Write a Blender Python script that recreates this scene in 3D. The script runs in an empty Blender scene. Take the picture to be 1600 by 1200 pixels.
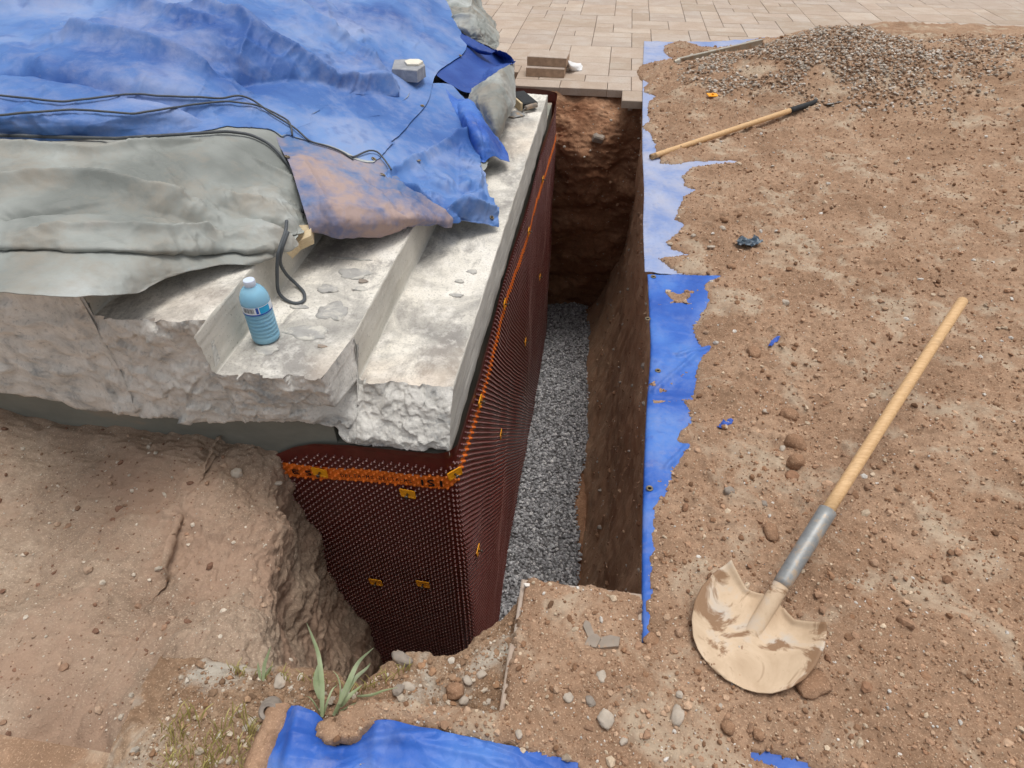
import bpy, math, random
import numpy as np
from mathutils import Vector
random.seed(7); RNG = np.random.default_rng(11)
SC = bpy.context.scene; COL = SC.collection

# ------------------------------------------------------------ camera, light, exposure
FPX, PITCH, YAW, EYE = 1000.0, math.radians(41), math.radians(8.2), 1.65
cam_d = bpy.data.cameras.new('camera'); cam = bpy.data.objects.new('camera', cam_d); COL.objects.link(cam)
cam.location = (0, 0, EYE); cam.rotation_euler = (math.pi/2 - PITCH, 0, YAW)
cam_d.sensor_width = 36; cam_d.lens = 36*FPX/1600; cam_d.clip_start = .02; cam_d.clip_end = 300
SC.camera = cam
SUN_EL, SUN_AZ = math.radians(80), math.radians(50)     # azimuth from +Y towards +X
W = bpy.data.worlds.new('World'); SC.world = W; W.use_nodes = True
wn = W.node_tree; bg = wn.nodes['Background']
sky = wn.nodes.new('ShaderNodeTexSky'); sky.sky_type = 'NISHITA'; sky.sun_disc = False
sky.sun_elevation = SUN_EL; sky.sun_rotation = SUN_AZ; sky.air_density = 1.0; sky.dust_density = 5; sky.ozone_density = .6
hs = wn.nodes.new('ShaderNodeHueSaturation'); hs.inputs['Saturation'].default_value = .22
wn.links.new(sky.outputs[0], hs.inputs['Color']); wn.links.new(hs.outputs[0], bg.inputs[0]); bg.inputs[1].default_value = .15
sun_d = bpy.data.lights.new('sun', 'SUN'); sun = bpy.data.objects.new('sun', sun_d); COL.objects.link(sun)
sun_d.energy = 1.5; sun_d.angle = math.radians(24); sun_d.color = (1, .96, .9)
sv = Vector((math.sin(SUN_AZ)*math.cos(SUN_EL), math.cos(SUN_AZ)*math.cos(SUN_EL), math.sin(SUN_EL)))
sun.rotation_euler = sv.to_track_quat('Z', 'Y').to_euler()
SC.view_settings.view_transform = 'Standard'; SC.view_settings.look = 'None'; SC.view_settings.exposure = -.12
SC.view_settings.gamma = 1; SC.view_settings.use_curve_mapping = False
SC.render.engine = 'CYCLES'; SC.cycles.diffuse_bounces = 6

# ------------------------------------------------------------ survey helpers (measure a point at a known height)
_fh = np.array((-math.sin(YAW), math.cos(YAW), 0)); _rt = np.array((math.cos(YAW), math.sin(YAW), 0))
_fw = _fh*math.cos(PITCH) - np.array((0, 0, math.sin(PITCH))); _up = _fh*math.sin(PITCH) + np.array((0, 0, math.cos(PITCH)))
def P(u, v, z=0.):
    d = _fw + _rt*(u-800)/FPX + _up*(600-v)/FPX
    t = (z-EYE)/d[2]; return (float(d[0]*t), float(d[1]*t), float(z))
def PX(u, v, x):
    d = _fw + _rt*(u-800)/FPX + _up*(600-v)/FPX
    t = x/d[0]; return (x, float(d[1]*t), float(EYE+d[2]*t))
def PY(u, v, y):
    d = _fw + _rt*(u-800)/FPX + _up*(600-v)/FPX
    t = y/d[1]; return (float(d[0]*t), y, float(EYE+d[2]*t))

# ------------------------------------------------------------ numpy noise
_perm = np.random.default_rng(3).permutation(4096)
_grad = np.random.default_rng(4).normal(size=(4096, 3)); _grad /= np.linalg.norm(_grad, axis=1)[:, None]
def perlin(p):
    p = np.asarray(p, float); i = np.floor(p).astype(np.int64); f = p - i
    w = f*f*f*(f*(f*6-15)+10); out = np.zeros(len(p))
    for dx in (0, 1):
        for dy in (0, 1):
            for dz in (0, 1):
                h = _perm[(_perm[(_perm[(i[:, 0]+dx) & 4095] + i[:, 1]+dy) & 4095] + i[:, 2]+dz) & 4095]
                g = _grad[h]; d = f - (dx, dy, dz)
                wt = (w[:, 0] if dx else 1-w[:, 0])*(w[:, 1] if dy else 1-w[:, 1])*(w[:, 2] if dz else 1-w[:, 2])
                out += wt*(g*d).sum(1)
    return out*1.5
def fbm(p, size, octv=4, gain=.5, off=0):
    p = np.asarray(p, float)/size + off; a = 1; s = 0
    for _ in range(octv):
        s = s + a*perlin(p); p = p*2.03 + 7.1; a *= gain
    return s
def ridge(p, size, octv=3, off=0):
    p = np.asarray(p, float)/size + off; a = 1; s = 0
    for _ in range(octv):
        s = s + a*(1-np.abs(perlin(p))*2.2); p = p*2.1 + 3.3; a *= .5
    return s

# ------------------------------------------------------------ mesh + object helpers
def link(name, me, mats, parent=None, smooth=True):
    o = bpy.data.objects.new(name, me); COL.objects.link(o)
    for m in (mats if isinstance(mats, (list, tuple)) else [mats]):
        if m is not None and len(me.materials) < 8: me.materials.append(m)
    if parent is not None: o.parent = parent
    return o
def tag(o, label=None, cat=None, group=None, kind=None):
    if label: o['label'] = label
    if cat: o['category'] = cat
    if group: o['group'] = group
    if kind: o['kind'] = kind
    return o
def thing(name, loc, label, cat, group=None, rot=(0, 0, 0)):
    o = bpy.data.objects.new(name, None); COL.objects.link(o); o.location = loc; o.rotation_euler = rot
    o.empty_display_size = .1
    return tag(o, label, cat, group)
def np_mesh(name, V, F, smooth=True, mi=None):
    """V (n,3), F (m,k) all faces the same size"""
    me = bpy.data.meshes.new(name); V = np.asarray(V, np.float32); F = np.asarray(F, np.int32); k = F.shape[1]
    me.vertices.add(len(V)); me.vertices.foreach_set('co', V.ravel())
    me.loops.add(F.size); me.loops.foreach_set('vertex_index', F.ravel())
    me.polygons.add(len(F)); me.polygons.foreach_set('loop_start', np.arange(0, F.size, k, dtype=np.int32))
    me.polygons.foreach_set('use_smooth', np.full(len(F), smooth))
    if mi is not None: me.polygons.foreach_set('material_index', np.asarray(mi, np.int32))
    me.update(calc_edges=True); me.validate(); return me
def grid_faces(nr, nc):
    r, c = np.meshgrid(np.arange(nr-1), np.arange(nc-1), indexing='ij'); a = (r*nc+c).ravel()
    return np.stack([a, a+1, a+nc+1, a+nc], 1)
def drop_unused(V, F):
    used = np.zeros(len(V), bool); used[F.ravel()] = True; m = np.cumsum(used)-1
    return V[used], m[F]
def catmull(A, n, axis):
    A = np.moveaxis(np.asarray(A, float), axis, 0); m = len(A)
    E_ = np.concatenate([[2*A[0]-A[1]], A, [2*A[-1]-A[-2]]]); t = np.linspace(0, m-1, n); i = np.minimum(t.astype(int), m-2); f = (t-i)
    f = f.reshape((-1,)+(1,)*(A.ndim-1)); p0, p1, p2, p3 = E_[i], E_[i+1], E_[i+2], E_[i+3]
    R = .5*((2*p1)+(-p0+p2)*f+(2*p0-5*p1+4*p2-p3)*f*f+(-p0+3*p1-3*p2+p3)*f**3)
    return np.moveaxis(R, 0, axis)
def linear(A, n, axis):
    A = np.moveaxis(np.asarray(A, float), axis, 0); m = len(A); t = np.linspace(0, m-1, n); i = np.minimum(t.astype(int), m-2)
    f = (t-i).reshape((-1,)+(1,)*(A.ndim-1)); return np.moveaxis(A[i]*(1-f)+A[i+1]*f, 0, axis)
def normals(G):
    a = np.gradient(G, axis=0); b = np.gradient(G, axis=1); n = np.cross(b, a); l = np.linalg.norm(n, axis=2, keepdims=True)
    return n/np.maximum(l, 1e-9)
def seg_dist(X, Y, pts, closed=False):
    d = np.full(X.shape, 1e9); n = len(pts)
    for k in range(n if closed else n-1):
        ax, ay = pts[k][:2]; bx, by = pts[(k+1) % n][:2]; L = (bx-ax)**2+(by-ay)**2+1e-12
        t = np.clip(((X-ax)*(bx-ax)+(Y-ay)*(by-ay))/L, 0, 1)
        d = np.minimum(d, np.hypot(X-ax-t*(bx-ax), Y-ay-t*(by-ay)))
    return d
def inside(X, Y, pts):
    r = np.zeros(X.shape, bool); n = len(pts)
    for k in range(n):
        ax, ay = pts[k][:2]; bx, by = pts[(k+1) % n][:2]
        if ay == by: continue
        c = ((ay > Y) != (by > Y)) & (X < (bx-ax)*(Y-ay)/(by-ay)+ax); r ^= c
    return r
def sdf(X, Y, pts):
    return np.where(inside(X, Y, pts), 1, -1)*seg_dist(X, Y, pts, True)
def tube(pts, r, n=10, taper=None, closed_ends=True, sub=6):
    """swept tube through points, one mesh"""
    C = catmull(np.array(pts, float), (len(pts)-1)*sub+1, 0) if len(pts) > 2 and sub > 1 else np.array(pts, float)
    T = np.gradient(C, axis=0); T /= np.linalg.norm(T, axis=1)[:, None]
    up = np.array((0, 0, 1.)) if abs(T[0][2]) < .9 else np.array((1., 0, 0)); V = []; N = np.cross(T[0], up); N /= np.linalg.norm(N)
    for i in range(len(C)):
        N = N - T[i]*np.dot(N, T[i]); N /= np.linalg.norm(N); B = np.cross(T[i], N)
        rr = r if taper is None else r*(taper[0]+(taper[1]-taper[0])*i/(len(C)-1))
        for k in range(n):
            a = 2*math.pi*k/n; V.append(C[i]+(N*math.cos(a)+B*math.sin(a))*rr)
    m = len(C); F = [[i*n+k, i*n+(k+1) % n, (i+1)*n+(k+1) % n, (i+1)*n+k] for i in range(m-1) for k in range(n)]
    if closed_ends: F += [list(range(n))[::-1], list(range((m-1)*n, m*n))]
    return V, F
def py_mesh(name, V, F, smooth=True, auto=None):
    me = bpy.data.meshes.new(name); me.from_pydata([tuple(map(float, v)) for v in V], [], [tuple(map(int, f)) for f in F]); me.update()
    me.validate()
    if smooth: me.polygons.foreach_set('use_smooth', [True]*len(me.polygons))
    if auto: 
        me.update()
        me.set_sharp_from_angle(angle=math.radians(auto))
    return me
def lathe(prof, n=24, c=(0, 0, 0)):
    V = []; F = []
    for r, z in prof:
        for k in range(n):
            a = 2*math.pi*k/n; V.append((c[0]+r*math.cos(a), c[1]+r*math.sin(a), c[2]+z))
    m = len(prof)
    for i in range(m-1):
        for k in range(n): F.append([i*n+k, i*n+(k+1) % n, (i+1)*n+(k+1) % n, (i+1)*n+k])
    F += [list(range(n))[::-1], list(range((m-1)*n, m*n))]
    return V, F
def box_vf(x0, x1, y0, y1, z0, z1, c=0.):
    """box with a chamfered top"""
    V = [(x0, y0, z0), (x1, y0, z0), (x1, y1, z0), (x0, y1, z0), (x0, y0, z1-c), (x1, y0, z1-c), (x1, y1, z1-c), (x0, y1, z1-c),
         (x0+c, y0+c, z1), (x1-c, y0+c, z1), (x1-c, y1-c, z1), (x0+c, y1-c, z1)]
    F = [(0, 1, 5, 4), (1, 2, 6, 5), (2, 3, 7, 6), (3, 0, 4, 7), (4, 5, 9, 8), (5, 6, 10, 9), (6, 7, 11, 10), (7, 4, 8, 11), (8, 9, 10, 11), (3, 2, 1, 0)]
    return V, F
def merge(parts):
    V = []; F = []
    for v, f in parts:
        b = len(V); V += list(v); F += [[i+b for i in g] for g in f]
    return V, F

# ------------------------------------------------------------ materials
def sr(r, g, b):
    f = lambda c: (c/255/12.92 if c/255 <= .04045 else ((c/255+.055)/1.055)**2.4)
    return (f(r), f(g), f(b), 1)
class M_:
    def __init__(s, name, rough=.8, spec=.3):
        s.m = bpy.data.materials.new(name); s.m.use_nodes = True; s.t = s.m.node_tree; s.b = s.t.nodes['Principled BSDF']
        s.b.inputs['Roughness'].default_value = rough; s.b.inputs['Specular IOR Level'].default_value = spec
        s.co = s.t.nodes.new('ShaderNodeTexCoord').outputs['Object']; s.h = []
    def N(s, k): return s.t.nodes.new(k)
    def L(s, a, b): s.t.links.new(a, b)
    def coord(s, out): s.co = out
    def jitter(s, amt=7.):
        oi = s.N('ShaderNodeObjectInfo'); m = s.N('ShaderNodeVectorMath'); m.operation = 'SCALE'; c = s.N('ShaderNodeCombineXYZ')
        for i in range(3): s.L(oi.outputs['Random'], c.inputs[i])
        s.L(c.outputs[0], m.inputs[0]); m.inputs['Scale'].default_value = amt*10
        a = s.N('ShaderNodeVectorMath'); s.L(s.co, a.inputs[0]); s.L(m.outputs[0], a.inputs[1]); s.co = a.outputs[0]; return s
    def noise(s, scale, detail=5, rough=.55, stretch=None, dist=0):
        n = s.N('ShaderNodeTexNoise'); n.inputs['Scale'].default_value = scale; n.inputs['Detail'].default_value = detail
        n.inputs['Roughness'].default_value = rough; n.inputs['Distortion'].default_value = dist
        if stretch:
            mp = s.N('ShaderNodeMapping'); mp.inputs['Scale'].default_value = stretch; s.L(s.co, mp.inputs[0]); s.L(mp.outputs[0], n.inputs['Vector'])
        else: s.L(s.co, n.inputs['Vector'])
        return n.outputs['Fac']
    def voro(s, scale, feature='F1', out='Distance'):
        n = s.N('ShaderNodeTexVoronoi'); n.inputs['Scale'].default_value = scale; n.feature = feature; s.L(s.co, n.inputs['Vector']); return n.outputs[out]
    def ramp(s, fac, stops):
        r = s.N('ShaderNodeValToRGB'); e = r.color_ramp.elements
        while len(e) < len(stops): e.new(.5)
        for k, (p, c) in enumerate(stops):
            e[k].position = p; e[k].color = c if not isinstance(c, (int, float)) else (c, c, c, 1)
        s.L(fac, r.inputs[0]); return r.outputs[0]
    def mix(s, fac, a, b, mode='MIX'):
        m = s.N('ShaderNodeMix'); m.data_type = 'RGBA'; m.blend_type = mode
        for inp, v in ((m.inputs[0], fac), (m.inputs[6], a), (m.inputs[7], b)):
            if isinstance(v, bpy.types.NodeSocket): s.L(v, inp)
            else: inp.default_value = v
        return m.outputs[2]
    def color(s, c):
        if isinstance(c, bpy.types.NodeSocket): s.L(c, s.b.inputs['Base Color'])
        else: s.b.inputs['Base Color'].default_value = c
        return s
    def bump(s, fac, dist, strength=1.):
        n = s.N('ShaderNodeBump'); n.inputs['Distance'].default_value = dist; n.inputs['Strength'].default_value = strength
        s.L(fac, n.inputs['Height'])
        if s.h: s.L(s.h[-1], n.inputs['Normal'])
        s.h.append(n.outputs[0]); s.L(n.outputs[0], s.b.inputs['Normal']); return s
    def rough(s, fac, a, b):
        r = s.N('ShaderNodeMapRange'); r.inputs[3].default_value = a; r.inputs[4].default_value = b; s.L(fac, r.inputs[0]); s.L(r.outputs[0], s.b.inputs['Roughness']); return s
    def attr(s, name):
        a = s.N('ShaderNodeAttribute'); a.attribute_name = name; return a.outputs['Color']
def soil_mat(name, dark, mid, light, bump=.006, pale=None, strat=None, st=None):
    m = M_(name, .95, .15)
    if st:
        mp = m.N('ShaderNodeMapping'); mp.inputs['Scale'].default_value = st; m.L(m.co, mp.inputs[0]); m.co = mp.outputs[0]
    n1 = m.noise(3.2, 6, .6); n2 = m.noise(38, 6, .7); n3 = m.noise(190, 3, .7)
    c = m.ramp(n1, [(.3, dark), (.5, mid), (.72, light)])
    c = m.mix(m.ramp(n2, [(.35, 0.), (.65, .75)]), c, tuple(x*.62 for x in mid[:3])+(1,))
    c = m.mix(m.ramp(n3, [(.55, 0.), (.75, .8)]), c, tuple(min(1, x*1.45) for x in light[:3])+(1,))
    if pale: c = m.mix(m.ramp(m.noise(5, 5, .6, None, .6), [(.52, 0.), (.66, .8)]), c, pale)
    if strat: c = m.mix(m.ramp(m.noise(2., 4, .6, (1, 1, 3)), [(.45, 0.), (.6, .7)]), c, strat)
    m.color(c); m.bump(n2, bump, .8); m.bump(n3, .0025, .8); return m.m
MAT = {}
MAT['dirt'] = soil_mat('sandy_dirt', sr(134, 106, 84), sr(165, 134, 109), sr(187, 159, 134), pale=sr(184, 167, 146))
MAT['soil'] = soil_mat('damp_soil', sr(150, 110, 84), sr(174, 132, 102), sr(198, 160, 130), bump=.01, strat=sr(110, 70, 48))
MAT['soil_wall'] = soil_mat('cut_clay', sr(186, 146, 116), sr(200, 162, 132), sr(212, 178, 148), bump=.003, strat=sr(188, 146, 116), st=(1, 2.4, .6))
MAT['bank'] = soil_mat('clay_bank', sr(138, 116, 98), sr(170, 148, 128), sr(192, 174, 154), bump=.008, strat=sr(164, 136, 116))
MAT['lip'] = soil_mat('stony_topsoil', sr(112, 86, 66), sr(150, 122, 98), sr(182, 160, 136), bump=.008, pale=sr(186, 180, 168))
def pebble_mat(name):
    m = M_(name, .85, .3); c = m.attr('tone'); n = m.noise(90, 4, .6)
    m.color(m.mix(1., c, m.ramp(n, [(.3, (.72, .72, .72, 1)), (.7, (1.15, 1.15, 1.15, 1))]), 'MULTIPLY')); m.bump(n, .002, .6); return m.m
MAT['pebble'] = pebble_mat('crushed_stone')
def concrete_mat():
    m = M_('weathered_concrete', .9, .2); n1 = m.noise(2.6, 8, .62, None, .8); n2 = m.noise(14, 8, .7); n3 = m.noise(120, 4, .7)
    c = m.ramp(n1, [(.32, sr(150, 147, 142)), (.46, sr(186, 182, 174)), (.56, sr(222, 217, 206)), (.72, sr(232, 228, 220))])
    c = m.mix(m.ramp(m.noise(5.5, 7, .75, (1, .45, 1), .5), [(.5, 0.), (.6, .75)]), c, sr(142, 138, 134))
    c = m.mix(m.ramp(n2, [(.5, 0.), (.72, .8)]), c, sr(236, 232, 224)); c = m.mix(m.ramp(n3, [(.3, .6), (.48, 0.)]), c, sr(128, 124, 118))
    c = m.mix(m.ramp(m.noise(1.7, 3, .5), [(.58, 0.), (.72, .35)]), c, sr(206, 182, 158))
    m.color(c); m.bump(n2, .004, .7); m.bump(n3, .0015, .8); return m.m
MAT['concrete'] = concrete_mat()
def riser_mat():
    m = M_('cast_concrete', .85, .25); n1 = m.noise(3, 5, .55); n2 = m.noise(60, 5, .7)
    c = m.ramp(n1, [(.3, sr(184, 180, 170)), (.7, sr(212, 208, 198))]); c = m.mix(m.ramp(n2, [(.55, 0.), (.72, .5)]), c, sr(226, 223, 214))
    c = m.mix(m.ramp(m.noise(130, 2, .5), [(.25, .7), (.36, 0.)]), c, sr(120, 115, 108))
    m.color(c); m.bump(n2, .001, .5); return m.m
MAT['cast'] = riser_mat()
def broken_mat():
    m = M_('broken_concrete', .95, .15); n1 = m.noise(9, 8, .7, None, .6); n2 = m.noise(55, 6, .75)
    c = m.ramp(n1, [(.3, sr(160, 162, 162)), (.45, sr(214, 211, 204)), (.6, sr(238, 235, 228)), (.75, sr(222, 216, 206))])
    c = m.mix(m.ramp(n2, [(.3, .6), (.45, 0.)]), c, sr(140, 142, 142)); m.color(c); m.bump(n1, .012, .7); m.bump(n2, .005, .9); return m.m
MAT['broken'] = broken_mat()
def found_mat():
    m = M_('foundation_parging', .75, .3); n = m.noise(2.4, 5, .6, (1, 1, 2)); c = m.ramp(n, [(.3, sr(116, 116, 108)), (.55, sr(140, 140, 130)), (.68, sr(168, 150, 130))])
    m.color(c); m.bump(m.noise(30, 4), .002, .5); return m.m
MAT['found'] = found_mat()
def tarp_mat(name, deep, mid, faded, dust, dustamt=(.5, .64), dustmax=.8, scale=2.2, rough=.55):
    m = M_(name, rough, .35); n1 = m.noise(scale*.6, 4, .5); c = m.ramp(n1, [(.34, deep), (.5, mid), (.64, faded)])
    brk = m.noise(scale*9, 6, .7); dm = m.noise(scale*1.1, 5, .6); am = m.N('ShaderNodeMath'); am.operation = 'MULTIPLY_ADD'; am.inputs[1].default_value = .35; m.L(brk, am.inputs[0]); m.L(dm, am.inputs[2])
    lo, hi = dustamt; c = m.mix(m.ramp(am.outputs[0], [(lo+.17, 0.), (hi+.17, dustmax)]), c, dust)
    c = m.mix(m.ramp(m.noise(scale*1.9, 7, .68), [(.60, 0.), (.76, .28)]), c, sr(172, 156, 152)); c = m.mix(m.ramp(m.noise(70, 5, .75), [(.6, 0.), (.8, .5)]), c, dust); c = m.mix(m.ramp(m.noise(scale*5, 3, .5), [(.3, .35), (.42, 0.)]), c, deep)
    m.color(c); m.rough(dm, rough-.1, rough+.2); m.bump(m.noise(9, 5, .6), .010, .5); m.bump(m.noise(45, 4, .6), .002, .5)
    return m.m
MAT['tarp_old'] = tarp_mat('faded_blue_tarp', sr(48, 86, 154), sr(82, 122, 184), sr(124, 154, 202), sr(150, 158, 190), (.44, .68), .6, 2.3)
MAT['tarp_mud'] = tarp_mat('muddy_blue_tarp', sr(62, 92, 142), sr(94, 122, 166), sr(136, 144, 168), sr(176, 150, 136), (.34, .58), .85, 2.6, .65)
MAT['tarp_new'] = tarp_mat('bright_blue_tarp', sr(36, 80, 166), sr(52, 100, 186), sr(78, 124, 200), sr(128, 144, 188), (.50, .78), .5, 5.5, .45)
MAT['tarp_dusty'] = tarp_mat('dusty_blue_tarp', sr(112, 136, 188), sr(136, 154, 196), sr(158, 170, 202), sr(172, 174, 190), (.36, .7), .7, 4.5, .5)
MAT['tarp_grey'] = tarp_mat('grey_tarp_reverse', sr(120, 124, 120), sr(156, 160, 156), sr(186, 190, 188), sr(150, 140, 126), (.46, .66), .6, 3.0, .55)
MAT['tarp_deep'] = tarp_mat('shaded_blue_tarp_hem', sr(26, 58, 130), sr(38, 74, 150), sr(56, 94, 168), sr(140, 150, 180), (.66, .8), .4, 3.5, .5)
def plain(name, col, rough=.5, spec=.4, metal=0, var=.12, bump=0, bs=60, dirt=None):
    m = M_(name, rough, spec); n = m.noise(25, 5, .6); a = tuple(x*(1-var) for x in col[:3])+(1,); b = tuple(min(1, x*(1+var)) for x in col[:3])+(1,)
    c = m.ramp(n, [(.3, a), (.7, b)])
    if dirt: c = m.mix(m.ramp(m.noise(18, 6, .7, None, .5), [(.5, 0.), (.62, .85)]), c, dirt)
    m.color(c); m.b.inputs['Metallic'].default_value = metal
    if bump: m.bump(m.noise(bs, 4, .6), bump, .6)
    return m.m
MAT['membrane'] = plain('brown_dimple_plastic', sr(94, 33, 27), .28, .6, var=.22, dirt=sr(98, 46, 34))
MAT['membrane_dimple'] = plain('brown_dimple_tips', sr(96, 38, 31), .28, .6, var=.15)
MAT['orange'] = plain('orange_print', sr(236, 122, 38), .45, .45, var=.22)
MAT['ink'] = plain('black_print', sr(26, 22, 24), .5, .3)
MAT['plate'] = plain('orange_plastic', sr(255, 168, 28), .4, .5, var=.1)
MAT['steel'] = plain('nail_steel', sr(120, 116, 112), .35, .5, .9)
MAT['brass'] = plain('tarnished_grommet', sr(130, 118, 98), .5, .5, .7, var=.3)
MAT['hole'] = plain('dark_hole', sr(20, 18, 18), .9, .1)
MAT['cable'] = plain('grey_rubber_cable', sr(82, 86, 90), .6, .35)
MAT['cap'] = plain('white_plastic_cap', sr(206, 218, 236), .35, .5, var=.04)
MAT['whitecloth'] = plain('white_fabric', sr(226, 226, 226), .9, .2, var=.04)
MAT['rubber'] = plain('black_rubber', sr(48, 50, 52), .7, .3, var=.2)
MAT['stone'] = plain('pale_stone', sr(180, 168, 154), .95, .15, var=.2, bump=.004, dirt=sr(176, 150, 126))
MAT['greystone'] = plain('grey_stone', sr(146, 136, 126), .95, .15, var=.2, bump=.004, dirt=sr(164, 140, 118))
MAT['clod'] = soil_mat('dry_clod', sr(138, 104, 80), sr(160, 126, 100), sr(182, 150, 124))
MAT['block'] = plain('grey_concrete_block', sr(150, 152, 156), .85, .25, var=.12, bump=.001, dirt=sr(172, 172, 174))
MAT['blue_scrap'] = plain('blue_scrap', sr(54, 92, 182), .5, .4, var=.2)
def paver_mat():
    m = M_('paver_stone', .9, .2); m.jitter(); oi = m.N('ShaderNodeObjectInfo'); n = m.noise(5, 6, .6); n2 = m.noise(70, 5, .7)
    c = m.ramp(oi.outputs['Random'], [(0., sr(172, 156, 140)), (.35, sr(188, 170, 154)), (.7, sr(180, 166, 154)), (1., sr(196, 180, 164))])
    c = m.mix(m.ramp(n, [(.3, .35), (.6, 0.)]), c, sr(156, 136, 120)); c = m.mix(m.ramp(n, [(.5, 0.), (.75, .5)]), c, sr(190, 184, 176))
    c = m.mix(m.ramp(n2, [(.3, .45), (.5, 0.)]), c, sr(146, 124, 106)); m.color(c); m.bump(n, .003, .5); m.bump(n2, .0012, .7); return m.m
MAT['paver'] = paver_mat()
MAT['block_side'] = plain('paver_side', sr(176, 150, 128), .92, .2, var=.2, bump=.002, bs=90)
def wood_mat(name, a, b):
    m = M_(name, .55, .35); c = m.ramp(m.noise(12, 5, .6, (1, 14, 14)), [(.3, a), (.7, b)]); c = m.mix(m.ramp(m.noise(9, 5, .7), [(.56, 0.), (.7, .5)]), c, sr(170, 140, 112))
    m.color(c); m.bump(m.noise(30, 4, .6, (1, 10, 10)), .0008, .5); return m.m
MAT['ash'] = wood_mat('ash_handle', sr(196, 156, 110), sr(222, 186, 140))
MAT['pine'] = wood_mat('pine_offcut', sr(214, 190, 150), sr(234, 216, 182))
def blade_mat():
    m = M_('dried_mud_on_steel', .7, .35); n = m.noise(7, 6, .6, None, .5); c = m.ramp(n, [(.3, sr(180, 154, 126)), (.5, sr(206, 182, 154)), (.68, sr(190, 188, 184))])
    c = m.mix(m.ramp(m.noise(8, 5, .6, None, .8), [(.50, 0.), (.55, .95)]), c, sr(140, 108, 80)); c = m.mix(m.ramp(m.noise(80, 4, .7), [(.6, 0.), (.75, .5)]), c, sr(176, 148, 120))
    m.color(c); m.bump(n, .002, .5); return m.m
MAT['blade'] = blade_mat()
MAT['socket'] = plain('worn_grey_steel', sr(150, 152, 152), .5, .45, .35, var=.2, dirt=sr(190, 164, 134))
MAT['alu'] = plain('dusty_aluminium', sr(176, 172, 160), .45, .4, .35, var=.08, dirt=sr(170, 146, 120))
def water_plastic():
    m = M_('blue_bottle_plastic', .12, .5); m.color(m.ramp(m.noise(12, 2), [(.3, sr(160, 216, 244)), (.7, sr(184, 230, 248))]))
    m.b.inputs['Transmission Weight'].default_value = .45; m.b.inputs['IOR'].default_value = 1.25; m.b.inputs['Roughness'].default_value = .16; return m.m
MAT['bottle'] = water_plastic()
MAT['water'] = plain('tinted_water', sr(176, 226, 248), .2, .5, var=.1)
def leaf_mat(name, a, b):
    m = M_(name, .6, .35); m.color(m.ramp(m.noise(16, 4, .6), [(.3, a), (.7, b)])); m.b.inputs['Subsurface Weight'].default_value = 0; return m.m
MAT['leaf'] = leaf_mat('grey_green_blade', sr(142, 158, 112), sr(184, 194, 156))
MAT['straw'] = leaf_mat('dry_grass', sr(150, 140, 72), sr(190, 178, 116))

# ============================================================ LARGE STRUCTURE
# ground sheet around the pit
XR = .285
def rect(x0, x1, y0, y1, z): return ([(x0, y0, z), (x1, y0, z), (x1, y1, z), (x0, y1, z)], [(0, 1, 2, 3)])
g = merge([rect(.36, 60, -30, 90, -.075), rect(-60, -1.6, -30, 90, -.40), rect(-1.6, .36, 5.95, 90, -.075), rect(-1.6, .36, -30, .45, -.085)])
tag(link('ground', py_mesh('ground', *g, smooth=False), MAT['dirt']), kind='structure')

def wall_sheet(name, lat, nr, nc, mat, amp, size, rid=0., lin=False, off=0, fine=.004, parent=None, kind='structure', st=(1, 1, 1)):
    f = linear if lin else catmull
    G = f(f(np.array(lat, float), nr, 0), nc, 1); N = normals(G); p = G.reshape(-1, 3)*np.array(st)
    d = amp*fbm(p, size, 5, .5, off) + fine*fbm(p, .03, 3, .6, off+5)
    if rid: d = d + rid*(ridge(p*np.array((1, 1, 1.6)), size*.6, 3, off)-1)
    G = G + N*d.reshape(nr, nc, 1)
    me = np_mesh(name, G.reshape(-1, 3), grid_faces(nr, nc)); o = link(name, me, mat, parent); tag(o, kind=kind); return o, G
# right-hand trench wall (rows along y, columns downwards)
rows = []
for y, xt, xb, zb in ((.80, .27, .10, -2.6), (1.05, .285, .145, -2.6), (1.8, .29, .13, -2.55), (2.6, .29, .11, -2.5), (3.6, .29, .08, -2.45), (4.6, .29, .03, -2.4), (5.3, .285, 0., -2.35), (5.9, .28, -.03, -2.3), (6.3, .28, -.05, -2.3)):
    rows.append([(xt+.10, y, -.09), (xt, y, -.055), (xt+.012, y, -.35), (xt+.02, y, -.9), (xt-.02, y, -1.5), ((xt+xb)/2+.02, y, -2.0), (xb, y, zb-.12)])
wall_sheet('trench_wall', rows, 520, 150, MAT['soil_wall'], .028, .5, .006, off=2, st=(1, 1.7, .9))
# far end wall with the sloping shoulder under the pavers
rows = []
for x in (-1.7, -1.2, -.80, -.60, -.42, -.2, 0, .15, .30, .45):
    k = .06*math.sin(x*9)
    rows.append([(x, 6.0, -.07), (x, 5.72, -.085), (x, 5.56+k*.3, -.19), (x, 5.42+k, -.42), (x, 5.44+k, -.8), (x, 5.58, -1.2), (x, 5.76, -1.7), (x, 5.98, -2.45)])
wall_sheet('far_trench_wall', rows, 150, 260, MAT['soil'], .055, .28, .012, off=9, fine=.007)
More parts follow.
